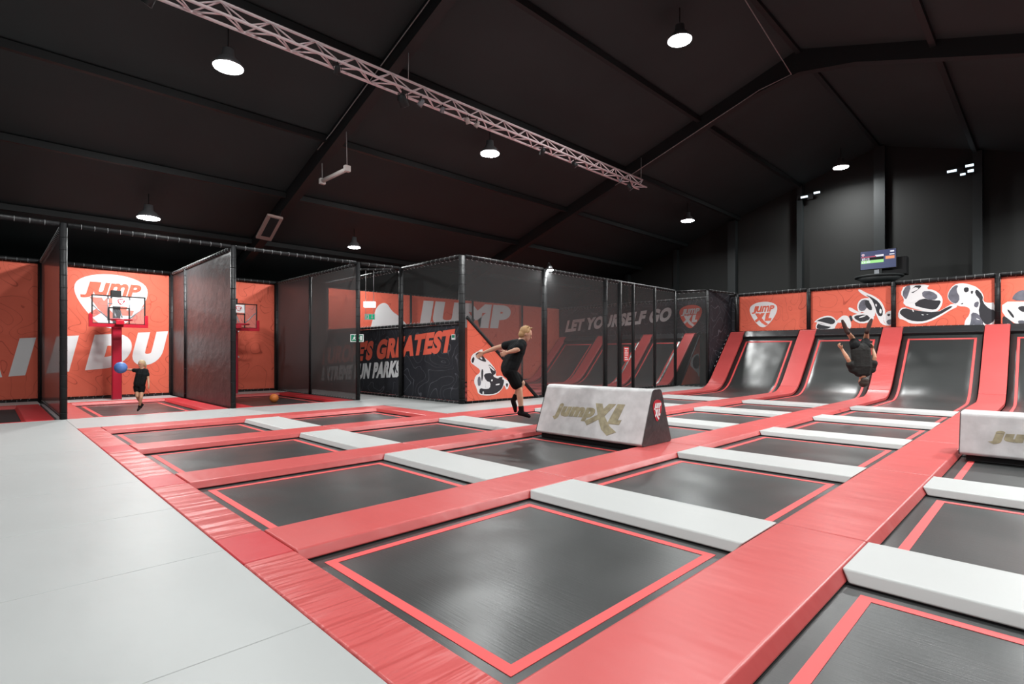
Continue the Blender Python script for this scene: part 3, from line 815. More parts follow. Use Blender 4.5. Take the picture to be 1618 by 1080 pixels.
post(-17.4, 4.07, CT - 0.05, 'black padded post halfway back in the dark divider right of the girl', r=0.05)
post(-16.3, 7.22, CT - 0.05, 'black padded post in the middle of the net beside the exit passage', r=0.05)
net((WX + 0.15, 1.06), (FX - 0.05, 1.06), 0.0, CT - 0.04, 'very dark net divider left of the girl', 'netdense')
net((-17.35, 4.07), (FX - 0.05, 4.07), 0.0, CT - 0.06, 'large creased charcoal divider right of the girl', 'charcoal', laces=False)
net((WX + 0.15, 4.07), (-17.45, 4.07), 0.0, CT - 0.06, 'narrow charcoal divider section next to the red wall', 'charcoal', laces=False)
net((-16.25, 7.22), (FX - 0.05, 7.22), 0.0, CT - 0.05, 'front half of the see-through net beside the exit passage', 'nethalf')
net((WX + 0.15, 7.22), (-16.35, 7.22), 0.0, CT - 0.05, 'rear half of the see-through net beside the exit passage', 'netdense')

# red wall of the basketball bays
zB = (0.07, 3.66)
ban = [banner((WX, BY[0] + 0.07), (WX, BY[1] - 0.07), *zB, 'red banner in the leftmost bay with white letters A and M', N=(1, 0, 0)),
       banner((WX, BY[1] + 0.07), (WX, BY[2] - 0.07), *zB, 'red banner behind the girl with the shield logo and the letters D and U', N=(1, 0, 0)),
       banner((WX, BY[2] + 0.07), (WX, BY[3] - 0.07), *zB, 'red banner behind the orange ball with the end of a white letter', N=(1, 0, 0))]
Uy, Uz, Nx = (0, 1, 0), (0, 0, 1), (1, 0, 0)
bx = WX + 0.013
def duk(b, s, y0, y1, i):
    zb = 0.80 + 0.085 * (y0 - 2.0)
    text_part('letter', s, M['white'], b, (bx, y0, zb), Uy, Uz, Nx, y1 - y0, 0.98, 0.085, 0.22, 0.11)
duk(ban[0], 'A', -0.75, 0.52, 0)
duk(ban[0], 'I', 0.42, 0.96, 1)
duk(ban[1], 'I', 1.16, 1.85, 2)
duk(ban[1], 'D', 1.98, 3.16, 3)
duk(ban[1], 'U', 3.0, 3.98, 4)
duk(ban[2], 'K', 5.02, 6.24, 5)
logo(ban[1], (bx, 1.74, 1.98), Uy, Uz, Nx, 1.72, 1.56, M['white'], M['banner'], 0.0)
# solid wall carrying the banners
struct(MB().box(WX - 0.14, WX - 0.02, BY[0], 8.5, -0.6, 3.7).build('wall_bays', M['wall']))

# hoops
def hoop(yc, label, ball=None):
    x = -18.2
    t = thing('basketball_hoop', (x, yc - 0.03, -0.07), label, 'basketball hoop', 'basketball hoops on padded poles')
    MB().box(x - 0.09, x + 0.09, yc - 0.13, yc + 0.09, -0.07, 2.02).build('padded_pole', M['polered'], t, bevel=0.03)
    MB().box(x - 0.07, x + 0.07, yc - 0.10, yc + 0.06, 2.02, 3.0).build('upper_pole', M['black'], t, bevel=0.01)
    bx_ = -17.95
    y0, y1, z0, z1 = yc - 0.60, yc + 0.60, 2.06, 2.84
    b = MB().box(bx_, bx_ + 0.012, y0, y1, z0, z1).build('backboard', M['acrylic'], t)
    m = MB(); q = 0.028
    m.box(bx_ - 0.01, bx_ + 0.03, y0, y1, z1 - q, z1); m.box(bx_ - 0.01, bx_ + 0.03, y0, y1, z0, z0 + q)
    m.box(bx_ - 0.01, bx_ + 0.03, y0, y0 + q, z0, z1); m.box(bx_ - 0.01, bx_ + 0.03, y1 - q, y1, z0, z1)
    m.build('board_frame', M['black'], b)
    m = MB(); q = 0.03; ya, yb, za, zb = yc - 0.24, yc + 0.24, z0 + 0.03, z0 + 0.46
    m.box(bx_ + 0.012, bx_ + 0.02, ya, yb, zb - q, zb); m.box(bx_ + 0.012, bx_ + 0.02, ya, ya + q, za, zb); m.box(bx_ + 0.012, bx_ + 0.02, yb - q, yb, za, zb)
    m.build('target_square', M['black'], b)
    m = MB()
    for a, c in (((yc - 0.24, z0 + 0.1), (yc - 0.24, z1 - 0.02)), ((yc + 0.24, z0 + 0.1), (yc + 0.24, z1 - 0.02)), ((yc - 0.24, z0 + 0.16), (y0 + 0.03, z0 + 0.5)), ((yc + 0.24, z0 + 0.16), (y1 - 0.03, z0 + 0.5)), ((yc - 0.24, z0 + 0.15), (yc + 0.24, z0 + 0.15)), ((yc - 0.24, z0 + 0.56), (yc + 0.24, z0 + 0.56))):
        m.tube([(bx_ - 0.03, a[0], a[1]), (bx_ - 0.03, c[0], c[1])], 0.016, 6)
    m.build('back_brace', M['metalgrey'], t)
    m = MB()
    for s in (-0.07, 0.07):
        m.tube([(x + 0.05, yc - 0.02 + s, 2.45), (bx_ - 0.02, yc + s, z0 + 0.2)], 0.02, 8)
        m.tube([(x + 0.05, yc - 0.02 + s, 2.85), (bx_ - 0.02, yc + s, z0 + 0.56)], 0.02, 8)
    m.build('arm', M['metalgrey'], t)
    MB().box(x - 0.02, x + 0.12, yc - 0.16, yc + 0.07, 2.78, 3.0).build('top_bracket', M['black'], t, bevel=0.01)
    m = MB()
    m.box(bx_ - 0.02, bx_ + 0.05, y0 - 0.06, y1 + 0.06, z0 - 0.08, z0 + 0.01)
    m.box(bx_ - 0.02, bx_ + 0.05, y0 - 0.06, y0 + 0.02, z0 + 0.012, z0 + 0.26)
    m.box(bx_ - 0.02, bx_ + 0.05, y1 - 0.02, y1 + 0.06, z0 + 0.012, z0 + 0.26)
    tag(m.build('edge_padding', M['hoopred'], b), 'red edge padding')
    m = MB().ring((bx_ + 0.35, yc, 2.17), 0.235, 0.018, (0, 0, 1), 36, 8)
    r = m.build('rim', M['hoopred'], t)
    MB().box(bx_ + 0.03, bx_ + 0.16, yc - 0.09, yc + 0.09, 2.05, 2.17).build('rim_bracket', M['hoopred'], r, bevel=0.01)
    MB().box(bx_ + 0.012, bx_ + 0.016, yc - 0.15, yc + 0.22, 2.55, 2.80).build('sticker', M['white'], b)
    logo(b, (bx_ + 0.017, yc - 0.04, 2.60), Uy, Uz, Nx, 0.17, 0.16, M['hoopred'], M['white'])
    return t
hoop(2.60, 'basketball hoop with clear backboard on a red padded pole behind the girl')
hoop(5.60, 'basketball hoop half hidden by the dark divider, above the orange ball')

# beds of the basketball bays
for y0, y1, t in ((-1.6, 0.95, 'leftmost bay'), (1.12, 4.0, 'bay of the girl'), (4.15, 7.15, 'bay with the orange ball')):
    a, b = y0 + 0.42, y1 - 0.42
    trampoline(-17.45, -13.42, a, b, 'wide dark trampoline in the basketball %s' % t, 'basketball bay trampolines', 0.18, 0.07)
    pad(-17.85, -13.36, y0, a, M['redd' if y0 != 1.12 else 'red'], 'red pad along the left side of the %s' % t, 'x', 'bay side pads', (0, 0, 0, E_))
    pad(-17.85, -13.36, b, y1, M['redd'], 'red pad along the right side of the %s' % t, 'x', 'bay side pads', (0, 0, E_, 0))
    pad(-17.86, -17.45, a, b, M['red'], 'red pad along the rear of the %s' % t, 'y', 'bay rear pads', (0, E_, 0, 0))
    pad(-13.42, -13.36, a, b, M['redd'], 'thin red edge strip at the front of the %s' % t, 'y', 'bay front strips')

# ------------------------------------------------------------------ black banner wall and net cage
CY, CX = 8.55, -10.45
t = banner((-18.1, CY + 0.065), (CX - 0.10, CY + 0.065), 0.05, 2.02, 'black banner wall with the red and white slogan about extreme fun parks', 'bannerblack', N=(0, -1, 0))
Ux, Ny = (1, 0, 0), (0, -1, 0)
by = CY + 0.052
text_part('red_lettering', "EUROPE'S GREATEST", M['orange_print'], t, (-18.45, by, 0.86), Ux, Uz, Ny, 7.65, 0.62, 0.058, 0.28, 0.06)
text_part('white_lettering', 'EXTREME FUN PARKS', M['white'], t, (-18.5, by, 0.28), Ux, Uz, Ny, 5.2, 0.50, 0.058, 0.28, 0.06)
tag(MB().box(-10.95, -10.80, by - 0.012, by, 1.62, 1.76).build('floor_plan_notice', M['white'], org=(-10.87, by, 1.62)), 'tiny white notice at the upper right corner of the black slogan banner', 'notice')
tag(MB().box(-10.93, -10.82, by - 0.016, by - 0.012, 1.67, 1.74).build('notice_print', M['green'], org=(-10.87, by, 1.67)), 'green print on the tiny white notice beside the corner post', 'notice')

post(CX, CY - 0.02, CT, 'thick black padded corner post between the black slogan banner and the orange triangle', r=0.085)
post(-13.22, CY - 0.02, CT, 'black padded post standing in the middle of the slogan banner', r=0.07)
cp = [(CX, 11.62, 'with the small lamp, above the white block'), (CX, 14.62, 'left of the word gap in the slogan, thick net post'), (CX, 15.45, 'beside the red warning notice'), (CX, 16.3, 'right of the red warning notice'), (CX, 17.75, 'left of the letter G in the wall slogan'), (CX, 19.3, 'left of the red shield logo')]
for x, y, s in cp:
    post(x, y, CT, 'black padded net post ' + s, r=0.085 if y < 15.5 else 0.06)
ys = [CY] + [c[1] for c in cp]
for k in range(len(ys) - 1):
    tx = ['behind the boy', 'between the lamp post and the next post', 'in the narrow first gap after the thick post', 'in the gap with the red notice', 'in front of the red ramp strip', 'last before the cage corner'][k]
    net((CX, ys[k] + 0.07), (CX, ys[k + 1] - 0.07), 0.0, CT - 0.05, 'tall dark see-through net ' + tx, 'netlight' if k == 3 else 'net')
rail((CX, CY + 0.09, CT), (CX, 11.55, CT), 'black rail over the net behind the boy')
rail((CX, 11.7, CT), (CX, 19.24, CT), 'long black rail over the nets behind the big white block')
rail((CX, CY + 0.09, 0.03), (CX, 11.55, 0.03), 'black foot rail under the orange triangle', 0.04)
rail((CX, 11.7, 0.03), (CX, 19.24, 0.03), 'black foot rail of the nets behind the big white block', 0.04)
rail((-18.1, CY, CT), (-13.3, CY, CT), 'black rail over the left part of the slogan banner net')
rail((-13.15, CY, CT), (CX - 0.09, CY, CT), 'black rail over the right part of the slogan banner net')
rail((-13.15, CY, 2.06), (CX - 0.09, CY, 2.06), 'black rail on top of the right half of the slogan banner', 0.04)
rail((-18.1, CY, 2.06), (-13.3, CY, 2.06), 'black rail on top of the left half of the slogan banner', 0.04)
rail((-18.1, CY - 0.02, 0.02), (CX - 0.09, CY - 0.02, 0.02), 'black foot rail under the slogan banner', 0.035)
net((-18.1, CY), (-13.3, CY), 2.10, CT - 0.05, 'net above the left half of the slogan banner', 'netlight')
net((-13.15, CY), (CX - 0.09, CY), 2.10, CT - 0.05, 'net above the right half of the slogan banner', 'netlight')
rail((-13.30, 7.3, CT), (-13.22, CY - 0.1, CT), 'short black rail bridging the exit passage')
rail((-14.50, 7.27, CT - 0.03), (-13.30, CY - 0.07, CT - 0.03), 'thin rail from which the exit lamp hangs', 0.03)

# orange triangle with a printed tumbling figure
t = thing('triangle_banner', (CX, 9.6, 0), 'orange triangular banner with a black and white tumbling figure, behind the boy', 'banner', 'triangular side banners')
m = MB().prism([(8.65, 0.06), (11.1, 0.06), (8.65, 2.12)], (CX + 0.055, 0, 0), Uy, Uz, Nx, 0.012); m.build('cloth', M['banner'], t)
tag(MB().tube([(CX + 0.06, 8.64, 2.18), (CX + 0.06, 11.2, 0.06)], 0.045, 10).build('edge_tube', M['sleeve'], t), 'black padded slanting edge')
K = dict(w='white', g='mgrey', d='mdark', v='white')
def figure(t, tab, plane, c, nm='printed_figure'):
    for kk, (key, U_, N_, o_) in enumerate((('w', 0, 0, 0), ('g', 0, 0, 1), ('d', 0, 0, 2), ('v', 0, 0, 3))):
        m = MB(); any_ = False
        for j, (k, p) in enumerate(tab):
            if k != key: continue
            any_ = True
            p = chaikin(p, 1)
            if plane == 'x': m.prism(p, (c, 0, 0), Uy, Uz, Nx, 0.002 + 0.0015 * o_ + 0.0002 * j)
            else: m.prism(p, (0, c, 0), Ux, Uz, Ny, 0.002 + 0.0015 * o_ + 0.0002 * j)
        if any_: tag(m.build(nm, M[K[key]], t, tri=True), {'w': 'white parts of the printed figure', 'g': 'grey brush parts of the printed figure', 'd': 'dark parts of the printed figure', 'v': 'white brush strokes over the dark parts'}[key])
figure(t, MURAL_D, 'x', CX + 0.068)
t = thing('triangle_banner', (CX - 0.1, 21.0, 0), 'small orange triangular banner at the far end of the net cage', 'banner', 'triangular side banners')
m = MB().prism([(19.6, 0.03), (21.15, 0.03), (21.15, 1.95)], (CX + 0.10, 0, 0), Uy, Uz, Nx, 0.012); m.build('cloth', M['banner'], t)
tag(MB().tube([(CX + 0.1, 19.55, 0.05), (CX + 0.1, 21.15, 2.02)], 0.03, 8).build('edge_tube', M['sleeve'], t), 'black padded slanting edge')
figure(t, [(k, [(min(a - 0.55, 21.1), z) for a, z in p]) for k, p in MURAL_E], 'x', CX + 0.113)

# side of the outer ramps
post(-9.25, 19.55, 3.66, 'slim black post at the walkway end, left of the climbing ramps', r=0.05)
rail((CX + 0.05, 19.3, CT - 0.03), (-9.30, 19.53, CT - 0.05), 'black rail closing the end of the walkway', 0.035)
rail((-9.22, 19.6, CT - 0.05), (-8.78, 21.15, 3.62), 'black rail from the walkway end to the red mural wall', 0.035)
tt = thing('side_net', (-9.03, 20.35, 0), 'dark patterned side cloth left of the first ramp', 'net panel')
m = MB()
dv = Vector((-9.03 + 9.22, 21.18 - 19.6, 0)); L = dv.length; dv.normalize()
m.prism([(0, 0.0), (L, 0.0), (L, 3.6), (0, 3.65)], (-9.22, 19.6, 0), dv, Uz, Vector((dv.y, -dv.x, 0)), 0.012)
m.build('cloth', M['bannerblack'], tt)
m = MB()
for k in range(13):
    s = 3.6 + k * 0.235
    y, z = prof(s, 0.06)
    if y < 19.55: continue
    m.tube([(-9.0, y, z), (-9.0, y + 0.05, z + 0.05)], 0.008, 5)
tag(m.build('lacing', M['tie'], tt), 'pale lacing', kind='stuff')
for x0, x1, s in ((-10.4, -9.3, 'end of the walkway'),):
    net((x0, 19.32), (x1, 19.53), 0.0, CT - 0.08, 'net across the ' + s, 'netlight')

# red mural wall on top of the ramps
MY = 21.2
px_ = [LX[i] + SW / 2 for i in range(1, 6)]
px_[0] = -8.76
tx = ['at the left end of the red mural wall', 'between the shield logo and the first skater mural', 'between the first and second skater murals', 'between the second and third skater murals', 'right of the third mural outside the picture']
for x, s in zip(px_, tx):
    post(x, MY - 0.10, 3.60, 'black padded post ' + s, z0=2.13, r=0.07, group='mural wall posts')
mz = (2.14, 3.50)
lb = ['red mural banner with the white shield logo', 'red mural banner with the first black and white skater', 'red mural banner with the large tilted head', 'red mural banner cut by the right picture edge']
mb_ = []
for k in range(4):
    mb_.append(banner((px_[k] + 0.02, MY), (px_[k + 1] - 0.02, MY), *mz, lb[k], N=(0, -1, 0), group='mural banners'))
    rail((px_[k] + 0.07, MY - 0.10, 3.57), (px_[k + 1] - 0.07, MY - 0.10, 3.57), 'black padded rail over the ' + lb[k], 0.055, 'mural wall rails')
logo(mb_[0], (-8.32, MY - 0.013, 2.27), Ux, Uz, Ny, 1.02, 0.98, M['white'], M['banner'])
figure(mb_[1], MURAL_A, 'y', MY - 0.013)
figure(mb_[2], MURAL_B, 'y', MY - 0.013)
figure(mb_[3], [(k, [(min(x, 1.2), z) for x, z in p]) for k, p in MURAL_C], 'y', MY - 0.013)
struct(MB().box(-18.0, 1.7, MY + 0.03, MY + 0.12, 2.1, 3.55).build('wall_mural', M['wall']))

# black slogan banner on the far wall of the cage
t = banner((-17.9, MY), (-8.9, MY), *mz, 'long black banner on the far wall with the white slogan and the red shield logo', 'bannerblack', N=(0, -1, 0))
text_part('white_lettering', 'LET YOURSELF GO', M['white'], t, (-17.62, MY - 0.013, 2.36), Ux, Uz, Ny, 6.05, 0.60, 0.055, 0.28, 0.06)
logo(t, (-11.28, MY - 0.013, 2.33), Ux, Uz, Ny, 1.02, 0.98, M['orange_print'], M['white'], 0.02)
rail((-17.9, MY - 0.10, 3.57), (-8.85, MY - 0.10, 3.57), 'black padded rail over the slogan banner on the far wall', 0.05)
# red side wall of the cage
SX = -18.0
t = banner((SX, CY + 0.08), (SX, MY - 0.05), 0.05, 3.58, 'long red side wall banner with the big white word seen through the nets', N=(1, 0, 0))
text_part('white_lettering', 'JUMP', M['white'], t, (SX + 0.013, 12.1, 2.05), Uy, Uz, Nx, 5.6, 1.36, 0.02, 0.20, 0.075)
m = MB().prism(chaikin([(10.2, 1.9), (10.35, 2.5), (10.55, 3.1), (10.95, 3.25), (11.2, 2.9), (11.5, 2.75), (11.9, 2.4), (12.1, 2.1), (12.0, 1.9)]), (SX + 0.013, 0, 0), Uy, Uz, Nx, 0.003)
m.build('printed_splash', M['white'], t, tri=True)
struct(MB().box(SX - 0.14, SX - 0.02, CY, MY, -0.6, 3.6).build('wall_cage', M['wall']))
for y in (12.0, 15.2, 18.3):
    post(SX + 0.12, y, 3.6, 'slim black post on the red side wall, %s' % {12.0: 'nearest', 15.2: 'middle', 18.3: 'farthest'}[y], r=0.045, ties=False, group='side wall posts')

# signs ---------------------------------------------------------------
t = thing('exit_sign', (-13.36, 7.14, 1.57), 'green exit sign with a running figure on the black post beside the passage', 'exit sign')
U = Vector((0.72, 0.69, 0)); N = Vector((0.69, -0.72, 0)); U = Vector((math.cos(YAW), math.sin(YAW), 0)); N = Vector((math.sin(YAW), -math.cos(YAW), 0))
def exitface(t, o, w, h, mt, flip=False, edge=M['white']):
    o = Vector(o)
    MB().prism([(0, 0), (w, 0), (w, h), (0, h)], o, U, Uz, N, 0.01).build('panel', edge, t)
    MB().prism([(0.06 * w, 0.1 * h), (0.94 * w, 0.1 * h), (0.94 * w, 0.9 * h), (0.06 * w, 0.9 * h)], o + N * 0.01, U, Uz, N, 0.003).build('green_field', mt, t)
    m = MB(); oo = o + N * 0.013
    if not flip:
        m.prism([(0.74 * w, 0.2 * h), (0.88 * w, 0.2 * h), (0.88 * w, 0.8 * h), (0.74 * w, 0.8 * h)], oo, U, Uz, N, 0.003)
        m.prism([(0.46 * w, 0.47 * h), (0.62 * w, 0.47 * h), (0.62 * w, 0.36 * h), (0.71 * w, 0.5 * h), (0.62 * w, 0.64 * h), (0.62 * w, 0.55 * h), (0.46 * w, 0.55 * h)], oo, U, Uz, N, 0.003)
        m.prism([(0.14 * w, 0.28 * h), (0.24 * w, 0.40 * h), (0.22 * w, 0.55 * h), (0.32 * w, 0.68 * h), (0.40 * w, 0.58 * h), (0.34 * w, 0.45 * h), (0.42 * w, 0.30 * h), (0.36 * w, 0.26 * h), (0.28 * w, 0.38 * h), (0.18 * w, 0.22 * h)], oo, U, Uz, N, 0.003)
        m.prism([(0.33 * w + 0.04 * w * math.cos(a), 0.78 * h + 0.08 * h * math.sin(a)) for a in [k * math.pi / 4 for k in range(8)]], oo, U, Uz, N, 0.003)
    else:
        m.prism([(0.08 * w, 0.12 * h), (0.42 * w, 0.12 * h), (0.42 * w, 0.88 * h), (0.08 * w, 0.88 * h)], oo, U, Uz, N, 0.002)
        m.prism([(0.72 * w, 0.15 * h), (0.86 * w, 0.45 * h), (0.77 * w, 0.45 * h), (0.77 * w, 0.85 * h), (0.67 * w, 0.85 * h), (0.67 * w, 0.45 * h), (0.58 * w, 0.45 * h)], oo, U, Uz, N, 0.002)
    m.build('pictogram', M['white'], t, tri=True)
    if flip:
        m = MB()
        m.prism([(0.14 * w, 0.2 * h), (0.22 * w, 0.42 * h), (0.2 * w, 0.6 * h), (0.28 * w, 0.7 * h), (0.35 * w, 0.55 * h), (0.3 * w, 0.42 * h), (0.37 * w, 0.25 * h), (0.31 * w, 0.22 * h), (0.26 * w, 0.36 * h), (0.19 * w, 0.16 * h)], oo + N * 0.002, U, Uz, N, 0.002)
        m.build('running_figure', mt, t, tri=True)
exitface(t, (-13.42, 7.06, 1.58), 0.36, 0.21, M['green'])
t = thing('exit_lamp', (-13.8, 8.0, 2.25), 'white exit lamp with a lit green sign hanging on two chains in the passage', 'exit lamp')
o = Vector((-13.98, 7.80, 2.24))
exitface(t, o, 0.30, 0.17, M['greenlit'], True)
MB().prism([(-0.02, 0.36), (0.31, 0.36), (0.31, 0.52), (-0.02, 0.52)], o + N * -0.05, U, Uz, N, 0.12).build('lamp_body', M['lampwhite'], t, bevel=0.01)
m = MB()
for s in (0.03, 0.26):
    q = o + U * s
    m.tube([(q.x, q.y, 2.24 + 0.17), (q.x, q.y, 2.24 + 0.36)], 0.006, 5)
    m.tube([(q.x, q.y, 2.24 + 0.52), (q.x, q.y, CT - 0.05)], 0.008, 6)
m.build('chain', M['cable'], t)
t = thing('warning_notice', (-10.3, 15.7, 1.0), 'small red and white house rules notice hanging on the net', 'notice')
m = MB().box(CX + 0.0, CX + 0.012, 15.72, 16.02, 1.0, 1.5); m.build('panel', M['tape'], t)
m = MB()
for z, a, b in ((1.42, 0.04, 0.26), (1.34, 0.06, 0.2), (1.27, 0.04, 0.25), (1.2, 0.05, 0.24), (1.12, 0.04, 0.2), (1.05, 0.05, 0.26)):
    m.box(CX + 0.012, CX + 0.016, 15.72 + a, 15.72 + b, z, z + 0.035)
m.build('print', M['white'], t)

# balls --------------------------------------------------------------
tag(MB().ell((-15.03, 5.64, BEDZ + 0.121), (0.118,) * 3, 28, 18).build('basketball', M['orangeball']), 'orange basketball lying on the dark bed of the right-hand basketball bay', 'ball')

# screen -------------------------------------------------------------
t = thing('display_screen', (-4.32, 22.2, 4.05), 'lit display screen with green and orange bars above the mural wall', 'screen')
o = Vector((-4.84, 22.2, 4.24)); W_, H_ = 1.04, 0.63
MB().prism([(-0.02, -0.02), (W_ + 0.02, -0.02), (W_ + 0.02, H_ + 0.02), (-0.02, H_ + 0.02)], o + Vector((0, 0.05, 0)), Ux, Uz, Ny, 0.05).build('bezel', M['black'], t, bevel=0.008)
def scr(nm, mt, x0, x1, z0, z1, d=0.003):
    MB().prism([(x0 * W_, z0 * H_), (x1 * W_, z0 * H_), (x1 * W_, z1 * H_), (x0 * W_, z1 * H_)], o + Vector((0, -0.0005, 0)), Ux, Uz, Ny, d).build(nm, M[mt], t)
scr('picture', 'scr_navy', 0, 1, 0, 1, 0.002)
scr('picture_header', 'scr_top', 0.01, 0.99, 0.68, 0.98)
scr('time_row', 'black', 0.02, 0.66, 0.50, 0.64, 0.003)
scr('green_bar', 'scr_green', 0.02, 0.66, 0.33, 0.49, 0.003)
scr('red_line', 'scr_red', 0.02, 0.45, 0.66, 0.71, 0.004)
scr('orange_bar', 'scr_orange', 0.71, 0.96, 0.48, 0.64, 0.003)
scr('white_tab', 'scr_white', 0.42, 0.66, 0.66, 0.76, 0.0035)
scr('white_tab', 'scr_white', 0.84, 0.95, 0.84, 0.92, 0.0035)
scr('white_tab', 'scr_white', 0.82, 0.96, 0.70, 0.75, 0.0035)
text_part('digits', '07:12', M['scr_white'], t, o + Vector((0.04 * W_, -0.003, 0.50 * H_)), Ux, Uz, Ny, 0.22 * W_, 0.13 * H_, 0, 0, 0.04, 0.003)
text_part('digits', '13:40', M['scr_white'], t, o + Vector((0.04 * W_, -0.003, 0.35 * H_)), Ux, Uz, Ny, 0.24 * W_, 0.11 * H_, 0, 0, 0.04, 0.003)
logo(t, o + Vector((0.03 * W_, -0.003, 0.74 * H_)), Ux, Uz, Ny, 0.09, 0.085, M['scr_white'], M['scr_red'])
MB().box(-4.44, -4.30, 22.26, 22.34, 4.0, 4.5).build('stand', M['metalgrey'], t)
t = thing('equipment_shelf', (-4.3, 22.4, 3.7), 'round black shelf under the display screen', 'shelf')
m = MB()
m.tube([(-4.33, 22.4, 3.93), (-4.33, 22.4, 4.0)], 0.72, 36)
m.tube([(-4.33, 22.4, 3.72), (-4.33, 22.4, 3.93)], [0.35, 0.70], 36)
m.build('shelf_board', M['beam'], t)
MB().tube([(-4.4, 22.6, 3.80), (-4.6, 24.6, 3.80)], 0.05, 8).build('wall_arm', M['beam'], t)
tag(MB().box(-4.25, -3.55, 22.4, 22.9, 4.0, 4.62).build('loudspeaker', M['black'], bevel=0.02), 'black box behind the right edge of the display screen', 'loudspeaker')

# ================================================================== lamps
def highbay(x, y, label, drop=0.45, r=0.25, power=LAMP_W):
    z = roofz(x) - 0.30 - drop
    t = thing('highbay_lamp', (x, y, z), label, 'ceiling lamp', 'highbay ceiling lamps')
    m = MB()
    m.tube([(x, y, z), (x, y, z + 0.03), (x, y, z + 0.14), (x, y, z + 0.20), (x, y, z + 0.34)], [r + 0.02, r + 0.02, r * 0.72, r * 0.45, r * 0.40], 28)
    m.build('housing', M['housing'], t)
    m = MB().tube([(x, y, z + 0.34), (x, y, z + drop + 0.28)], 0.012, 8)
    m.build('hanger', M['black'], t)
    m = MB().tube([(x, y, z - 0.012), (x, y, z + 0.001)], r, 32)
    m.build('lens', M['lens'], t)
    ld = D.lights.new('lamp_light', 'AREA')
    ld.shape = 'DISK'; ld.size = r * 2; ld.energy = power * {17.0: 3.6, 10.8: 1.2, 10.2: 1.2, 3.3: 0.8}.get(y, 1.0); ld.color = LAMP_COL; ld.spread = math.radians(165)
    lo = D.objects.new('lamp_light', ld); COL.objects.link(lo)
    lo.parent = t; lo.location = (0, 0, -0.03)
    return t
highbay(-10.9, 3.25, 'very bright ceiling lamp under the left part of the truss')
highbay(-5.9, 11.1, 'very bright ceiling lamp at the top centre-right of the picture')
highbay(-10.75, 9.75, 'bright ceiling lamp just below the middle of the truss')
highbay(-16.7, 3.05, 'bright lamp above the basketball bay of the girl', 0.35)
highbay(-16.6, 8.87, 'lamp with visible grey housing above the exit passage', 0.35, 0.19)
highbay(-5.7, 23.2, 'bright lamp high on the right near the back wall')
highbay(-10.6, 20.6, 'small bright lamp above the cage end, left of the mural wall')
for x, y, s in ((1.5, 3.3, 'beyond the right edge, nearest'), (1.5, 10.2, 'beyond the right edge, second'), (1.5, 17.0, 'beyond the right edge, third'), (-1.9, 10.8, 'added over the right lanes to brighten the mural wall'), (1.5, 23.2, 'beyond the right edge, farthest'), (-4.8, 2.0, 'above the near trampolines, over the picture'), (-10.6, -3.6, 'above the foreground walkway, behind the camera'), (-2.0, -3.6, 'behind the camera'), (7.0, 6.0, 'far to the right')):
    highbay(x, y, 'ceiling lamp out of the picture, ' + s)  # the lamp over the right lanes is added to brighten the mural wall
# small wall lamp on the cage post
t = thing('clamp_lamp', (CX + 0.06, 11.75, CT - 0.02), 'small lit clamp lamp on the cage rail above the boy', 'lamp')
MB().tube([(CX + 0.12, 11.75, CT - 0.02), (CX + 0.12, 11.75, CT + 0.10)], [0.10, 0.04], 16).build('housing', M['housing'], t)
MB().tube([(CX + 0.12, 11.75, CT - 0.03), (CX + 0.12, 11.75, CT - 0.018)], 0.09, 16).build('lens', M['lens'], t)
MB().tube([(CX + 0.12, 11.75, CT + 0.10), (CX + 0.10, 11.72, CT + 0.2), (CX, 11.72, CT + 0.03)], 0.01, 6).build('bracket', M['black'], t)
ld = D.lights.new('lamp_light', 'AREA'); ld.shape = 'DISK'; ld.size = 0.18; ld.energy = 9; ld.color = LAMP_COL
lo = D.objects.new('lamp_light', ld); COL.objects.link(lo); lo.parent = t; lo.location = (0.06, 0, -0.03)

# clusters of small emissive panes on the back wall
for (x, z, s) in ((-7.17, 7.84, 'left'), (-2.35, 7.75, 'right')):
    t = thing('wall_panes', (x, 24.6, z - 0.15), 'cluster of small glowing glass panes high on the back wall, %s of the two' % s, 'pane_cluster', 'pane clusters on the back wall')
    MB().box(x - 0.1, x + 0.1, 24.55, 24.62, z - 0.12, z + 0.12).build('bracket', M['black'], t)
    for k, (a, c, ww, hh) in enumerate(((-0.34, -0.02, 0.26, 0.07), (0.16, 0.06, 0.22, 0.07)) + (((0.02, -0.2, 0.14, 0.06), (0.22, -0.14, 0.16, 0.08)) if s == 'right' else ())):
        MB().box(x + a, x + a + ww, 24.5, 24.55, z + c, z + c + hh).build('glass_pane', M['glow_pane'], t)
        MB().box(x + a - 0.02, x + a + ww + 0.02, 24.55, 24.6, z + c - 0.02, z + c + hh + 0.02).build('casing', M['black'], t)

# hanging strip lamp and its cable along the rafter
t = thing('strip_lamp', (-12.6, 6.2, 5.7), 'unlit white strip lamp hanging on two cords', 'strip lamp')
MB().tube([(-13.30, 6.2, 5.72), (-11.92, 6.2, 5.70)], 0.055, 10).build('tube_body', M['cream'], t)
m = MB()
for x in (-13.28, -11.95): m.box(x - 0.05, x + 0.05, 6.13, 6.27, 5.64, 5.78)
m.build('end_cap', M['cream'], t)
MB().tube([(-13.28, 6.2, 5.78), (-13.30, 6.2, 6.50)], 0.012, 6).build('cord', M['cable'], t)
MB().tube([(-11.95, 6.2, 5.76), (-12.0, 6.2, 6.9)], 0.012, 6).build('cord', M['cable'], t)
pts = [(-13.30, 6.08, 6.50)]
for x in (-12.5, -11.5, -10.5, -9.5, -8.5, -7.4, -6.3): pts.append((x, 6.07, roofz(x) - 0.1 - (0.06 if int(x * 2) % 2 else 0.0)))
tag(MB().tube(pts, 0.013, 6).build('cable'.replace('cable', 'power_cable'), M['cable']), 'pale cable running up the near rafter to the strip lamp', 'cable')
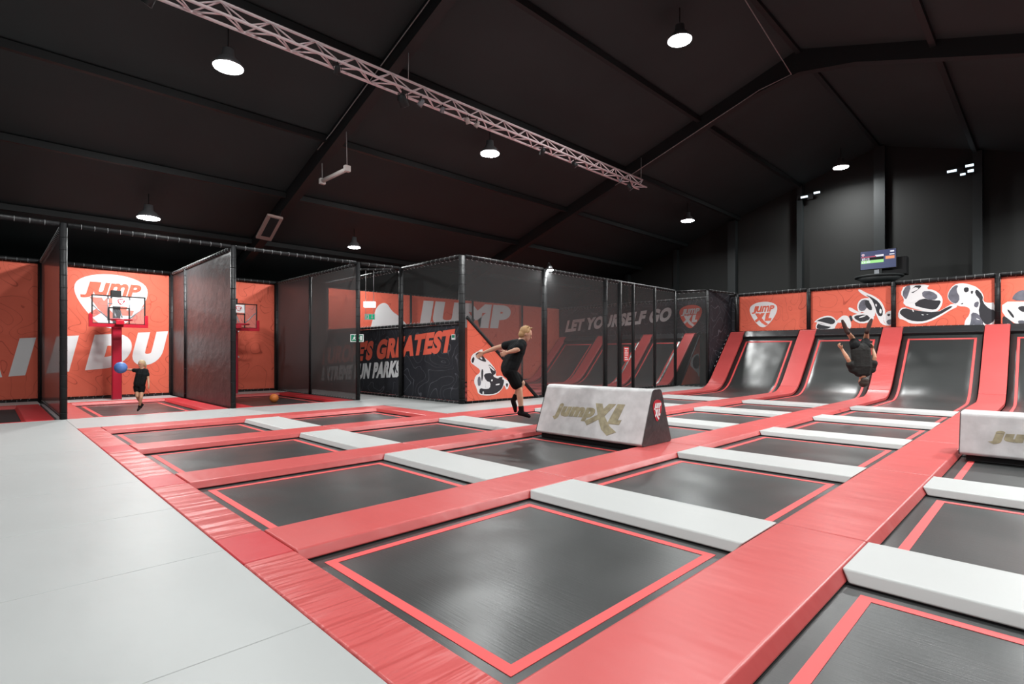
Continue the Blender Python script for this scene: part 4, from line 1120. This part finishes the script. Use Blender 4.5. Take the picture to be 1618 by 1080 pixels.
pts = [(x, 15.42, roofz(x) - 0.44) for x in (-10.6, -10.2, -8.5, -7, -5.8)]
tag(MB().tube(pts, 0.012, 6).build('power_cable', M['cable']), 'thin cable under the far rafter towards the ridge', 'cable')
pts = [(-5.8, 15.42, roofz(-5.8) - 0.44), (-4.95, 15.4, RZ - 0.65), (-4.86, 12, RZ - 0.2), (-4.86, 6, RZ - 0.2)]
tag(MB().tube(pts, 0.012, 6).build('power_cable', M['cable']), 'thin cable along the ridge beam', 'cable')
# heater
t = thing('radiant_heater', (-16.8, 6.15, 4.9), 'slanting pinkish radiant heater under the rafter, above the left bays', 'heater')
A = Vector((-15.20, 5.95, 5.10)); B_ = Vector((-16.10, 5.95, 4.61)); U2 = (A - B_).normalized(); V2 = Vector((-0.25, -1, -0.05)).normalized()
V2 = (V2 - U2 * V2.dot(U2)).normalized(); N2 = U2.cross(V2)
if N2.z > 0: N2 = -N2
L = (A - B_).length
MB().prism([(0, 0), (L, 0), (L, 0.42), (0, 0.42)], B_, U2, V2, N2, 0.08).build('shell', M['heater'], t, bevel=0.01)
MB().prism([(0.16, 0.09), (L - 0.05, 0.09), (L - 0.05, 0.33), (0.16, 0.33)], B_ + N2 * 0.08, U2, V2, N2, 0.004).build('grille', M['beam'], t)
MB().tube([B_ + V2 * 0.0 + U2 * 0.35, B_ + Vector((-0.25, -0.05, 0.25)), B_ + Vector((-0.15, 0, 0.65)), B_ + Vector((0.25, 0.05, 0.62))], 0.012, 6).build('wire', pmat('yellow_wire', (0.35, 0.32, 0.08), 0.5), t)
MB().tube([(A + B_) / 2, (A + B_) / 2 + Vector((0, 0.15, 0.6))], 0.015, 6).build('hanger', M['black'], t)

# ================================================================== truss
TX, TZ, TY0, TY1 = -9.38, 6.63, -2.0, 15.2
hw, hh = 0.145, 0.27
t = thing('lighting_truss', (TX, (TY0 + TY1) / 2, TZ), 'long pale pink aluminium lattice truss hanging under the roof', 'truss')
for nm, x, z in (('bottom_chord', TX - hw, TZ), ('bottom_chord', TX + hw, TZ), ('top_chord', TX, TZ + hh)):
    MB().tube([(x, TY0, z), (x, TY1, z)], 0.026, 10).build(nm, M['alu'], t)
m = MB(); n = 44; st = (TY1 - TY0) / n
for k in range(n):
    y = TY0 + k * st
    for (a, b) in (((TX - hw, TZ), (TX, TZ + hh)), ((TX + hw, TZ), (TX, TZ + hh)), ((TX - hw, TZ), (TX + hw, TZ))):
        p, q = (a, b) if k % 2 else (b, a)
        m.tube([(p[0], y, p[1]), (q[0], y + st, q[1])], 0.014, 6)
m.build('lattice', M['alu'], t)
for y in (-1.5, 6.23, 15.1):
    MB().tube([(TX, y, TZ + hh), (TX + 0.01, y, roofz(TX) - 0.3)], 0.009, 6).build('suspension_wire', M['cable'], t)
def stage_light(y, mt, label, size=1.0, side=1, az=0.0):
    x = TX + hw * side; z = TZ
    t = thing('stage_light', (x, y, z - 0.35 * size), label, 'stage light', 'stage lights on the truss')
    d = Vector((math.sin(az) * 0.6, math.cos(az) * 0.6, -0.8)).normalized()
    c = Vector((x, y, z - 0.22 * size))
    MB().tube([c - d * 0.10 * size, c - d * 0.04 * size, c + d * 0.11 * size], [0.05 * size, 0.075 * size, 0.085 * size], 16).build('body', M[mt], t)
    MB().tube([c + d * 0.111 * size, c + d * 0.113 * size], 0.075 * size, 16).build('lens', M['metalgrey'], t)
    m = MB(); s = Vector((math.cos(az), -math.sin(az), 0)) * 0.10 * size
    m.tube([c - s, c - s + Vector((0, 0, 0.13 * size)), c + s + Vector((0, 0, 0.13 * size)), c + s], 0.009, 6)
    m.build('yoke', M['black'], t)
    MB().tube([c + Vector((0, 0, 0.12 * size)), (x, y, z + 0.03)], 0.014, 8).build('clamp', M['black'], t)
    return t
sl = [(1.7, 'metalgrey', 'leftmost round stage light at the top edge of the picture', 1.3), (4.6, 'beam', 'black stage light below the left half of the truss', 1.0), (6.0, 'beam', 'large black stage light left of the paired white ones', 1.6), (6.45, 'cream', 'pale box light next to the large black one', 1.0), (7.0, 'cream', 'flat pale light under the middle of the truss', 0.8), (7.7, 'cream', 'left of the two small white stage lights', 0.9), (7.98, 'cream', 'right of the two small white stage lights', 0.9), (10.2, 'metalgrey', 'grey stage light right of the middle lamp', 1.1), (11.5, 'beam', 'dark stage light at three quarters of the truss', 1.1), (13.7, 'cream', 'tiny white stage light near the far end of the truss', 0.8), (14.2, 'metalgrey', 'round stage light with a ring of dots at the far end of the truss', 1.3)]
def aim_light(t, y, power, target):  # fill spot added at a stage light to brighten the mural wall
    ld = D.lights.new('mural_fill_spot', 'SPOT'); ld.energy = power; ld.color = LAMP_COL
    ld.spot_size = math.radians(62); ld.spot_blend = 0.6; ld.shadow_soft_size = 0.07
    lo = D.objects.new('mural_fill_spot', ld); COL.objects.link(lo); lo.parent = t
    p = Vector((TX + hw, y, TZ - 0.34))
    lo.location = p - t.location
    lo.rotation_euler = (Vector(target) - p).to_track_quat('-Z', 'Y').to_euler()
for k, (y, mt, lb_, sz) in enumerate(sl):
    tl = stage_light(y, {'cream': 'metalgrey', 'metalgrey': 'beam'}.get(mt, mt) if y not in (7.7, 7.98) else mt, lb_, sz * 0.72, 1, -2.2 + 0.9 * (k % 3) if y < 11 else 0.8)
    if y > 11: aim_light(tl, y, 620.0, {11.5: (-6.0, 21.0, 1.6), 13.7: (-3.2, 21.0, 1.6), 14.2: (-0.5, 21.0, 1.4)}[y])

# ================================================================== people
CR = Vector((math.cos(YAW), math.sin(YAW), 0)); CF = Vector((-math.sin(YAW), math.cos(YAW), 0)); CU = Vector((0, 0, 1))
def remesh(mb, name, mat, parent, voxel, smooth=4, groups=None):
    ob = mb.build(name, mat, parent)
    r = ob.modifiers.new('remesh', 'REMESH'); r.mode = 'VOXEL'; r.voxel_size = voxel; r.use_smooth_shade = True
    if smooth:
        s = ob.modifiers.new('smooth', 'SMOOTH'); s.factor = 0.5; s.iterations = smooth
    return ob

def hand(mb, wrist, d, side, nrm, s, curl):
    """palm, four fingers and a thumb; d along the hand, side towards the thumb, nrm out of the palm"""
    wrist, d, side, nrm = Vector(wrist), Vector(d).normalized(), Vector(side).normalized(), Vector(nrm).normalized()
    side = (side - d * side.dot(d)).normalized(); n_ = d.cross(side); nrm = n_ if n_.dot(nrm) > 0 else -n_
    for k, o in enumerate((-0.030, -0.010, 0.010, 0.030)):
        kn = wrist + (d * 0.085 + side * o) * s
        mb.cap(wrist + side * o * 0.6 * s, kn, 0.015 * s, 0.013 * s, 8)
        L = (0.060, 0.074, 0.080, 0.072)[k] * s
        p = kn; a = 0.15
        for j, f in enumerate((0.45, 0.32, 0.23)):
            a += curl * (0.5 + 0.3 * j)
            q = p + (d * math.cos(a) + nrm * math.sin(a) + side * (o * 2.0)).normalized() * L * f
            mb.cap(p, q, (0.0095 - 0.001 * j) * s, (0.0088 - 0.001 * j) * s, 8); p = q
    p = wrist + (side * 0.028 + d * 0.02) * s
    q = p + (side * 0.030 + d * 0.032 + nrm * 0.008) * s
    mb.cap(p, q, 0.014 * s, 0.0115 * s, 8)
    mb.cap(q, q + (d * 0.032 + side * 0.008 + nrm * 0.012) * s, 0.0112 * s, 0.009 * s, 8)

def head(mb, c, f, u, s):
    """c centre of the skull, f where the face looks, u crown direction; s = head height"""
    f = Vector(f).normalized(); u = Vector(u); u = (u - f * u.dot(f)).normalized(); r = f.cross(u)
    R = Matrix((r, f, u)).transposed().to_4x4()
    mb.ell(c + u * 0.06 * s, (0.335 * s, 0.41 * s, 0.40 * s), 18, 14, R)
    mb.ell(c + f * 0.10 * s - u * 0.17 * s, (0.26 * s, 0.28 * s, 0.30 * s), 16, 12, R)
    mb.ell(c + f * 0.27 * s - u * 0.36 * s, (0.12 * s, 0.10 * s, 0.08 * s), 12, 8, R)
    mb.cap(c + f * 0.40 * s + u * 0.02 * s, c + f * 0.455 * s - u * 0.13 * s, 0.030 * s, 0.052 * s, 8)
    mb.ell(c + f * 0.375 * s - u * 0.245 * s, (0.095 * s, 0.035 * s, 0.026 * s), 10, 6, R)
    mb.ell(c + f * 0.375 * s + u * 0.075 * s, (0.22 * s, 0.045 * s, 0.035 * s), 12, 6, R)
    for q in (-1, 1):
        mb.ell(c + r * q * 0.335 * s - u * 0.04 * s - f * 0.03 * s, (0.035 * s, 0.06 * s, 0.10 * s), 10, 8, R)
    return f, u, r, R

def face_parts(parent, c, f, u, r, R, s):
    for q in (-1, 1):
        m = MB().ell(c + r * q * 0.135 * s + f * 0.372 * s - u * 0.005 * s, (0.048 * s, 0.03 * s, 0.028 * s), 10, 6, R)
        m.build('eye', M['eye'], parent)
    MB().ell(c + f * 0.392 * s - u * 0.245 * s, (0.085 * s, 0.03 * s, 0.016 * s), 10, 6, R).build('mouth', M['lips'], parent)

def figure_root(loc, label, group=None):
    return thing('person', loc, label, 'person', group)

def make_person(label, root, J, s, skin, hair, shirt_m, shorts_m, sock_m, face, crown, hands, voxel, foots, pony=False, short_hair=False, sh=1.0, hd_=1.0, hem=0.68):
    t = figure_root(root, label)
    b = MB()
    hs = s * 0.145 * hd_
    f, u, r, R = head(b, J['head'], face, crown, hs * 1.08)
    b.cap(J['neck'], J['head'] - u * hs * 0.28, 0.040 * s, 0.037 * s)
    chest, pel = J['chest'], J['pelvis']
    lat = (J['shL'] - J['shR']).normalized() * 0.043 * s
    for o_ in (lat, -lat):
        b.cap(J['neck'].lerp(chest, 0.40) + o_, chest + o_, 0.050 * s, 0.064 * s)
        b.cap(chest + o_, pel + o_ * 0.8, 0.062 * s, 0.060 * s)
    for q in ('L', 'R'):
        b.cap(J['neck'].lerp(chest, 0.3), J['sh' + q], 0.050 * s, 0.042 * s)
        b.cap(chest, J['sh' + q], 0.05 * s, 0.036 * s)
        b.cap(J['sh' + q], J['el' + q], 0.033 * s, 0.025 * s)
        b.cap(J['el' + q], J['el' + q].lerp(J['wr' + q], 0.3), 0.0245 * s, 0.026 * s)
        b.cap(J['el' + q].lerp(J['wr' + q], 0.3), J['wr' + q], 0.026 * s, 0.0155 * s)
        b.cap(pel, J['hp' + q], 0.062 * s, 0.058 * s)
        b.cap(J['hp' + q], J['kn' + q], 0.056 * s, 0.034 * s)
        c1 = J['kn' + q].lerp(J['an' + q], 0.32)
        b.cap(J['kn' + q], c1, 0.034 * s, 0.034 * s)
        b.cap(c1, J['an' + q], 0.034 * s, 0.020 * s)
        heel = J['an' + q] + foots[q][1] * 0.02 * s
        b.cap(heel, J['an' + q].lerp(J['to' + q], 0.6), 0.021 * s, 0.022 * s)
        b.cap(J['an' + q].lerp(J['to' + q], 0.6), J['to' + q], 0.021 * s, 0.014 * s)
        h = hands[q]
        hand(b, J['wr' + q], h[0], h[1], h[2], s / 1.75 * 1.05, h[3])
    body = remesh(b, 'body', skin, t, voxel, 3)
    face_parts(body, J['head'], f, u, r, R, hs * 1.08)
    # shirt
    m = MB()
    g = 0.013 * s * sh
    low = pel.lerp(chest, 0.08)
    for o_ in (lat, lat * 0, -lat):
        m.cap(J['neck'].lerp(chest, 0.38) + o_, chest + o_, 0.054 * s + g * 0.5, 0.068 * s + g * 0.8)
        m.cap(chest + o_, low + o_, 0.066 * s + g * 0.8, 0.064 * s + g)
    for q in ('L', 'R'):
        m.cap(J['neck'].lerp(chest, 0.28), J['sh' + q], 0.044 * s + g * 0.4, 0.042 * s + g * 0.5)
        m.cap(chest, J['sh' + q], 0.058 * s + g * 0.6, 0.042 * s + g * 0.5)
        m.cap(J['sh' + q], J['sh' + q].lerp(J['el' + q], 0.50), 0.040 * s + g * 0.3, 0.034 * s + g)
        m.cap(low, low.lerp(J['hp' + q], 0.5), 0.064 * s + g, 0.062 * s + g)
    remesh(m, 'shirt', shirt_m, t, voxel, 4)
    m = MB()
    for o_ in (lat, -lat): m.cap(pel.lerp(chest, 0.12) + o_, pel + o_, 0.066 * s, 0.070 * s)
    for q in ('L', 'R'):
        m.cap(pel, J['hp' + q], 0.072 * s, 0.070 * s)
        m.cap(J['hp' + q], J['hp' + q].lerp(J['kn' + q], hem), 0.070 * s, 0.062 * s)
    remesh(m, 'shorts', shorts_m, t, voxel, 4)
    for q in ('L', 'R'):
        m = MB()
        heel = J['an' + q] + foots[q][1] * 0.02 * s
        m.cap(J['an' + q].lerp(J['kn' + q], 0.22), J['an' + q], 0.030 * s, 0.026 * s)
        m.cap(heel, J['an' + q].lerp(J['to' + q], 0.6), 0.026 * s, 0.027 * s)
        m.cap(J['an' + q].lerp(J['to' + q], 0.6), J['to' + q] + (J['to' + q] - J['an' + q]).normalized() * 0.004, 0.026 * s, 0.018 * s)
        remesh(m, 'sock', sock_m, t, voxel, 3)
    # hair
    m = MB(); H = hs * 1.08; c = J['head']
    m.ell(c + u * 0.135 * H - f * (0.045 if pony else 0.075) * H, (0.365 * H, 0.40 * H, 0.385 * H), 18, 12, R)
    m.ell(c - f * 0.19 * H - u * 0.10 * H, (0.32 * H, 0.27 * H, 0.31 * H), 14, 10, R)
    if not short_hair:
        for k in range(9):
            a = -1.0 + 2.0 * k / 8
            p = c + u * 0.42 * H + r * a * 0.22 * H + f * (0.02 + 0.12 * math.sin(k * 2.1)) * H
            m.cap(p, p + (u * 0.12 + f * (0.15 * math.cos(k * 1.7)) + r * a * 0.10) * H, 0.075 * H, 0.03 * H, 6)
    if pony:
        p = c - f * 0.36 * H + u * 0.12 * H
        m.cap(p, p - u * 0.35 * H - f * 0.14 * H, 0.11 * H, 0.12 * H); m.cap(p - u * 0.35 * H - f * 0.14 * H, p - u * 0.85 * H - f * 0.10 * H, 0.12 * H, 0.05 * H)
    # trim the hair off the face
    ob = remesh(m, 'hair', hair, t, voxel, 2)
    return t

def pixplace(d, ox, oy, sc):
    def P(x, y, dd=0.0):
        px, py = ox + x / sc, oy + y / sc
        k = (d + dd) / FPX
        return Vector((0, 0, 1.25)) + CF * (d + dd) + CR * (px - 809) * k - CU * (py - 559.06) * k
    return P
# boy
P = pixplace(8.4, 720, 490, 6.0)
J = dict(head=P(662, 222), neck=P(622, 290), chest=P(575, 380), pelvis=P(505, 555),
         shR=P(622, 325, -0.14), elR=P(590, 372, -0.22), wrR=P(488, 400, -0.20),
         shL=P(545, 318, 0.13), elL=P(398, 352, 0.20), wrL=P(262, 402, 0.22),
         hpR=P(520, 585, -0.075), knR=P(603, 752, -0.09), anR=P(624, 962, -0.06), toR=P(694, 1004, -0.06),
         hpL=P(500, 580, 0.075), knL=P(628, 690, 0.10), anL=P(552, 846, 0.08), toL=P(566, 952, 0.10))
# ankle angles: heel directions
hd = dict(R=(-CR * 0.5 - CU, -CR * 0.9 - CU * 0.6, CF, 0.75), L=(-CR * 0.9 - CU * 0.5, CU - CR * 0.3, CF, 0.35))
hd['R'] = (-CR * 0.8 - CU * 0.3, CU * 0.4 - CR * 0.5, CR * 0.2 - CU, 0.9)
hd['L'] = (-CR * 0.75 - CU * 0.55, CU * 0.7 - CR * 0.7, -CF, 0.35)
boy = make_person('boy in black T-shirt and shorts jumping with arms swung back beside the white block', tuple(J['anR'] - CU * 0.07), J, 1.50, M['skin'], M['blond'], M['shirt'], M['shorts'], M['sock'],
            CR * 0.90 + CF * 0.15 - CU * 0.38, CU + CR * 0.3, hd, 0.0075, dict(R=(0, -CR * 1.0 - CU * 0.6), L=(0, -CR * 0.6 - CU * 0.2)))
# man upside down
P = pixplace(12.0, 1290, 490, 8.31)
J = dict(head=P(613, 930), neck=P(603, 858, -0.02), chest=P(598, 740), pelvis=P(580, 500, 0.02),
         shR=P(725, 775, 0.0), elR=P(765, 615, -0.05), wrR=P(738, 500, 0.04),
         shL=P(475, 775, 0.0), elL=P(415, 640, -0.05), wrL=P(332, 505, 0.02),
         hpR=P(640, 480, 0.02), knR=P(650, 395, 0.36), anR=P(665, 255, 0.12), toR=P(722, 125, 0.10),
         hpL=P(520, 480, 0.02), knL=P(488, 395, 0.36), anL=P(395, 265, 0.12), toL=P(342, 140, 0.10))
hm = dict(R=(CU * 0.8 - CR * 0.2, -CF, -CR, 0.8), L=(CU * 0.7 - CR * 0.6, CR * 0.3 - CF, CR, 0.7))
man = make_person('man in a charcoal T-shirt turned upside down in mid somersault before the ramps', tuple(J['head'] - CU * 0.14), J, 1.66, M['skin2'], M['brown'], M['shirt2'], M['shorts'], M['sockbr'],
            CF * 1.0 + CU * 0.1, -CU, hm, 0.0085, dict(R=(0, -CU * 0.8 - CF * 0.3), L=(0, -CU * 0.8 - CF * 0.3)), short_hair=True, sh=1.5)
# girl with the ball
P = pixplace(11.6, 170, 550, 9.82)
J = dict(head=P(530, 243), neck=P(535, 318), chest=P(530, 400), pelvis=P(492, 560),
         shR=P(452, 345, -0.02), elR=P(372, 335, -0.03), wrR=P(308, 330, -0.06),
         shL=P(598, 350, 0.03), elL=P(632, 470, 0.04), wrL=P(640, 580, -0.02),
         hpR=P(452, 600, 0.0), knR=P(460, 745, -0.05), anR=P(530, 880, 0.16), toR=P(512, 915, 0.06),
         hpL=P(535, 600, 0.02), knL=P(520, 765, -0.05), anL=P(488, 925, -0.02), toL=P(468, 965, -0.12))
J['anR'] = P(528, 875, 0.14); J['toR'] = P(520, 918, 0.08)
hg = dict(R=(-CR, CU, -CF * 0.5 - CR * 0.2, 0.5), L=(-CU, -CF, -CR, 0.5))
girl = make_person('small blond girl in black top and shorts holding a blue ball at arm length', tuple(P(480, 975)), J, 0.95, M['skin2'], M['paleblond'], M['shirt'], M['shorts'], M['sock'],
            -CF * 0.95 - CR * 0.25 - CU * 0.15, CU, hg, 0.0075, dict(R=(0, CR * 0.6 + CF * 0.6), L=(0, CR * 0.3 + CF * 0.8)), pony=True, short_hair=True, hd_=1.18, hem=0.36)
tag(MB().ell(P(203, 300, -0.10), (0.122,) * 3, 28, 18).build('ball', M['blueball']), 'blue ball held out by the girl in the basketball bay', 'ball')
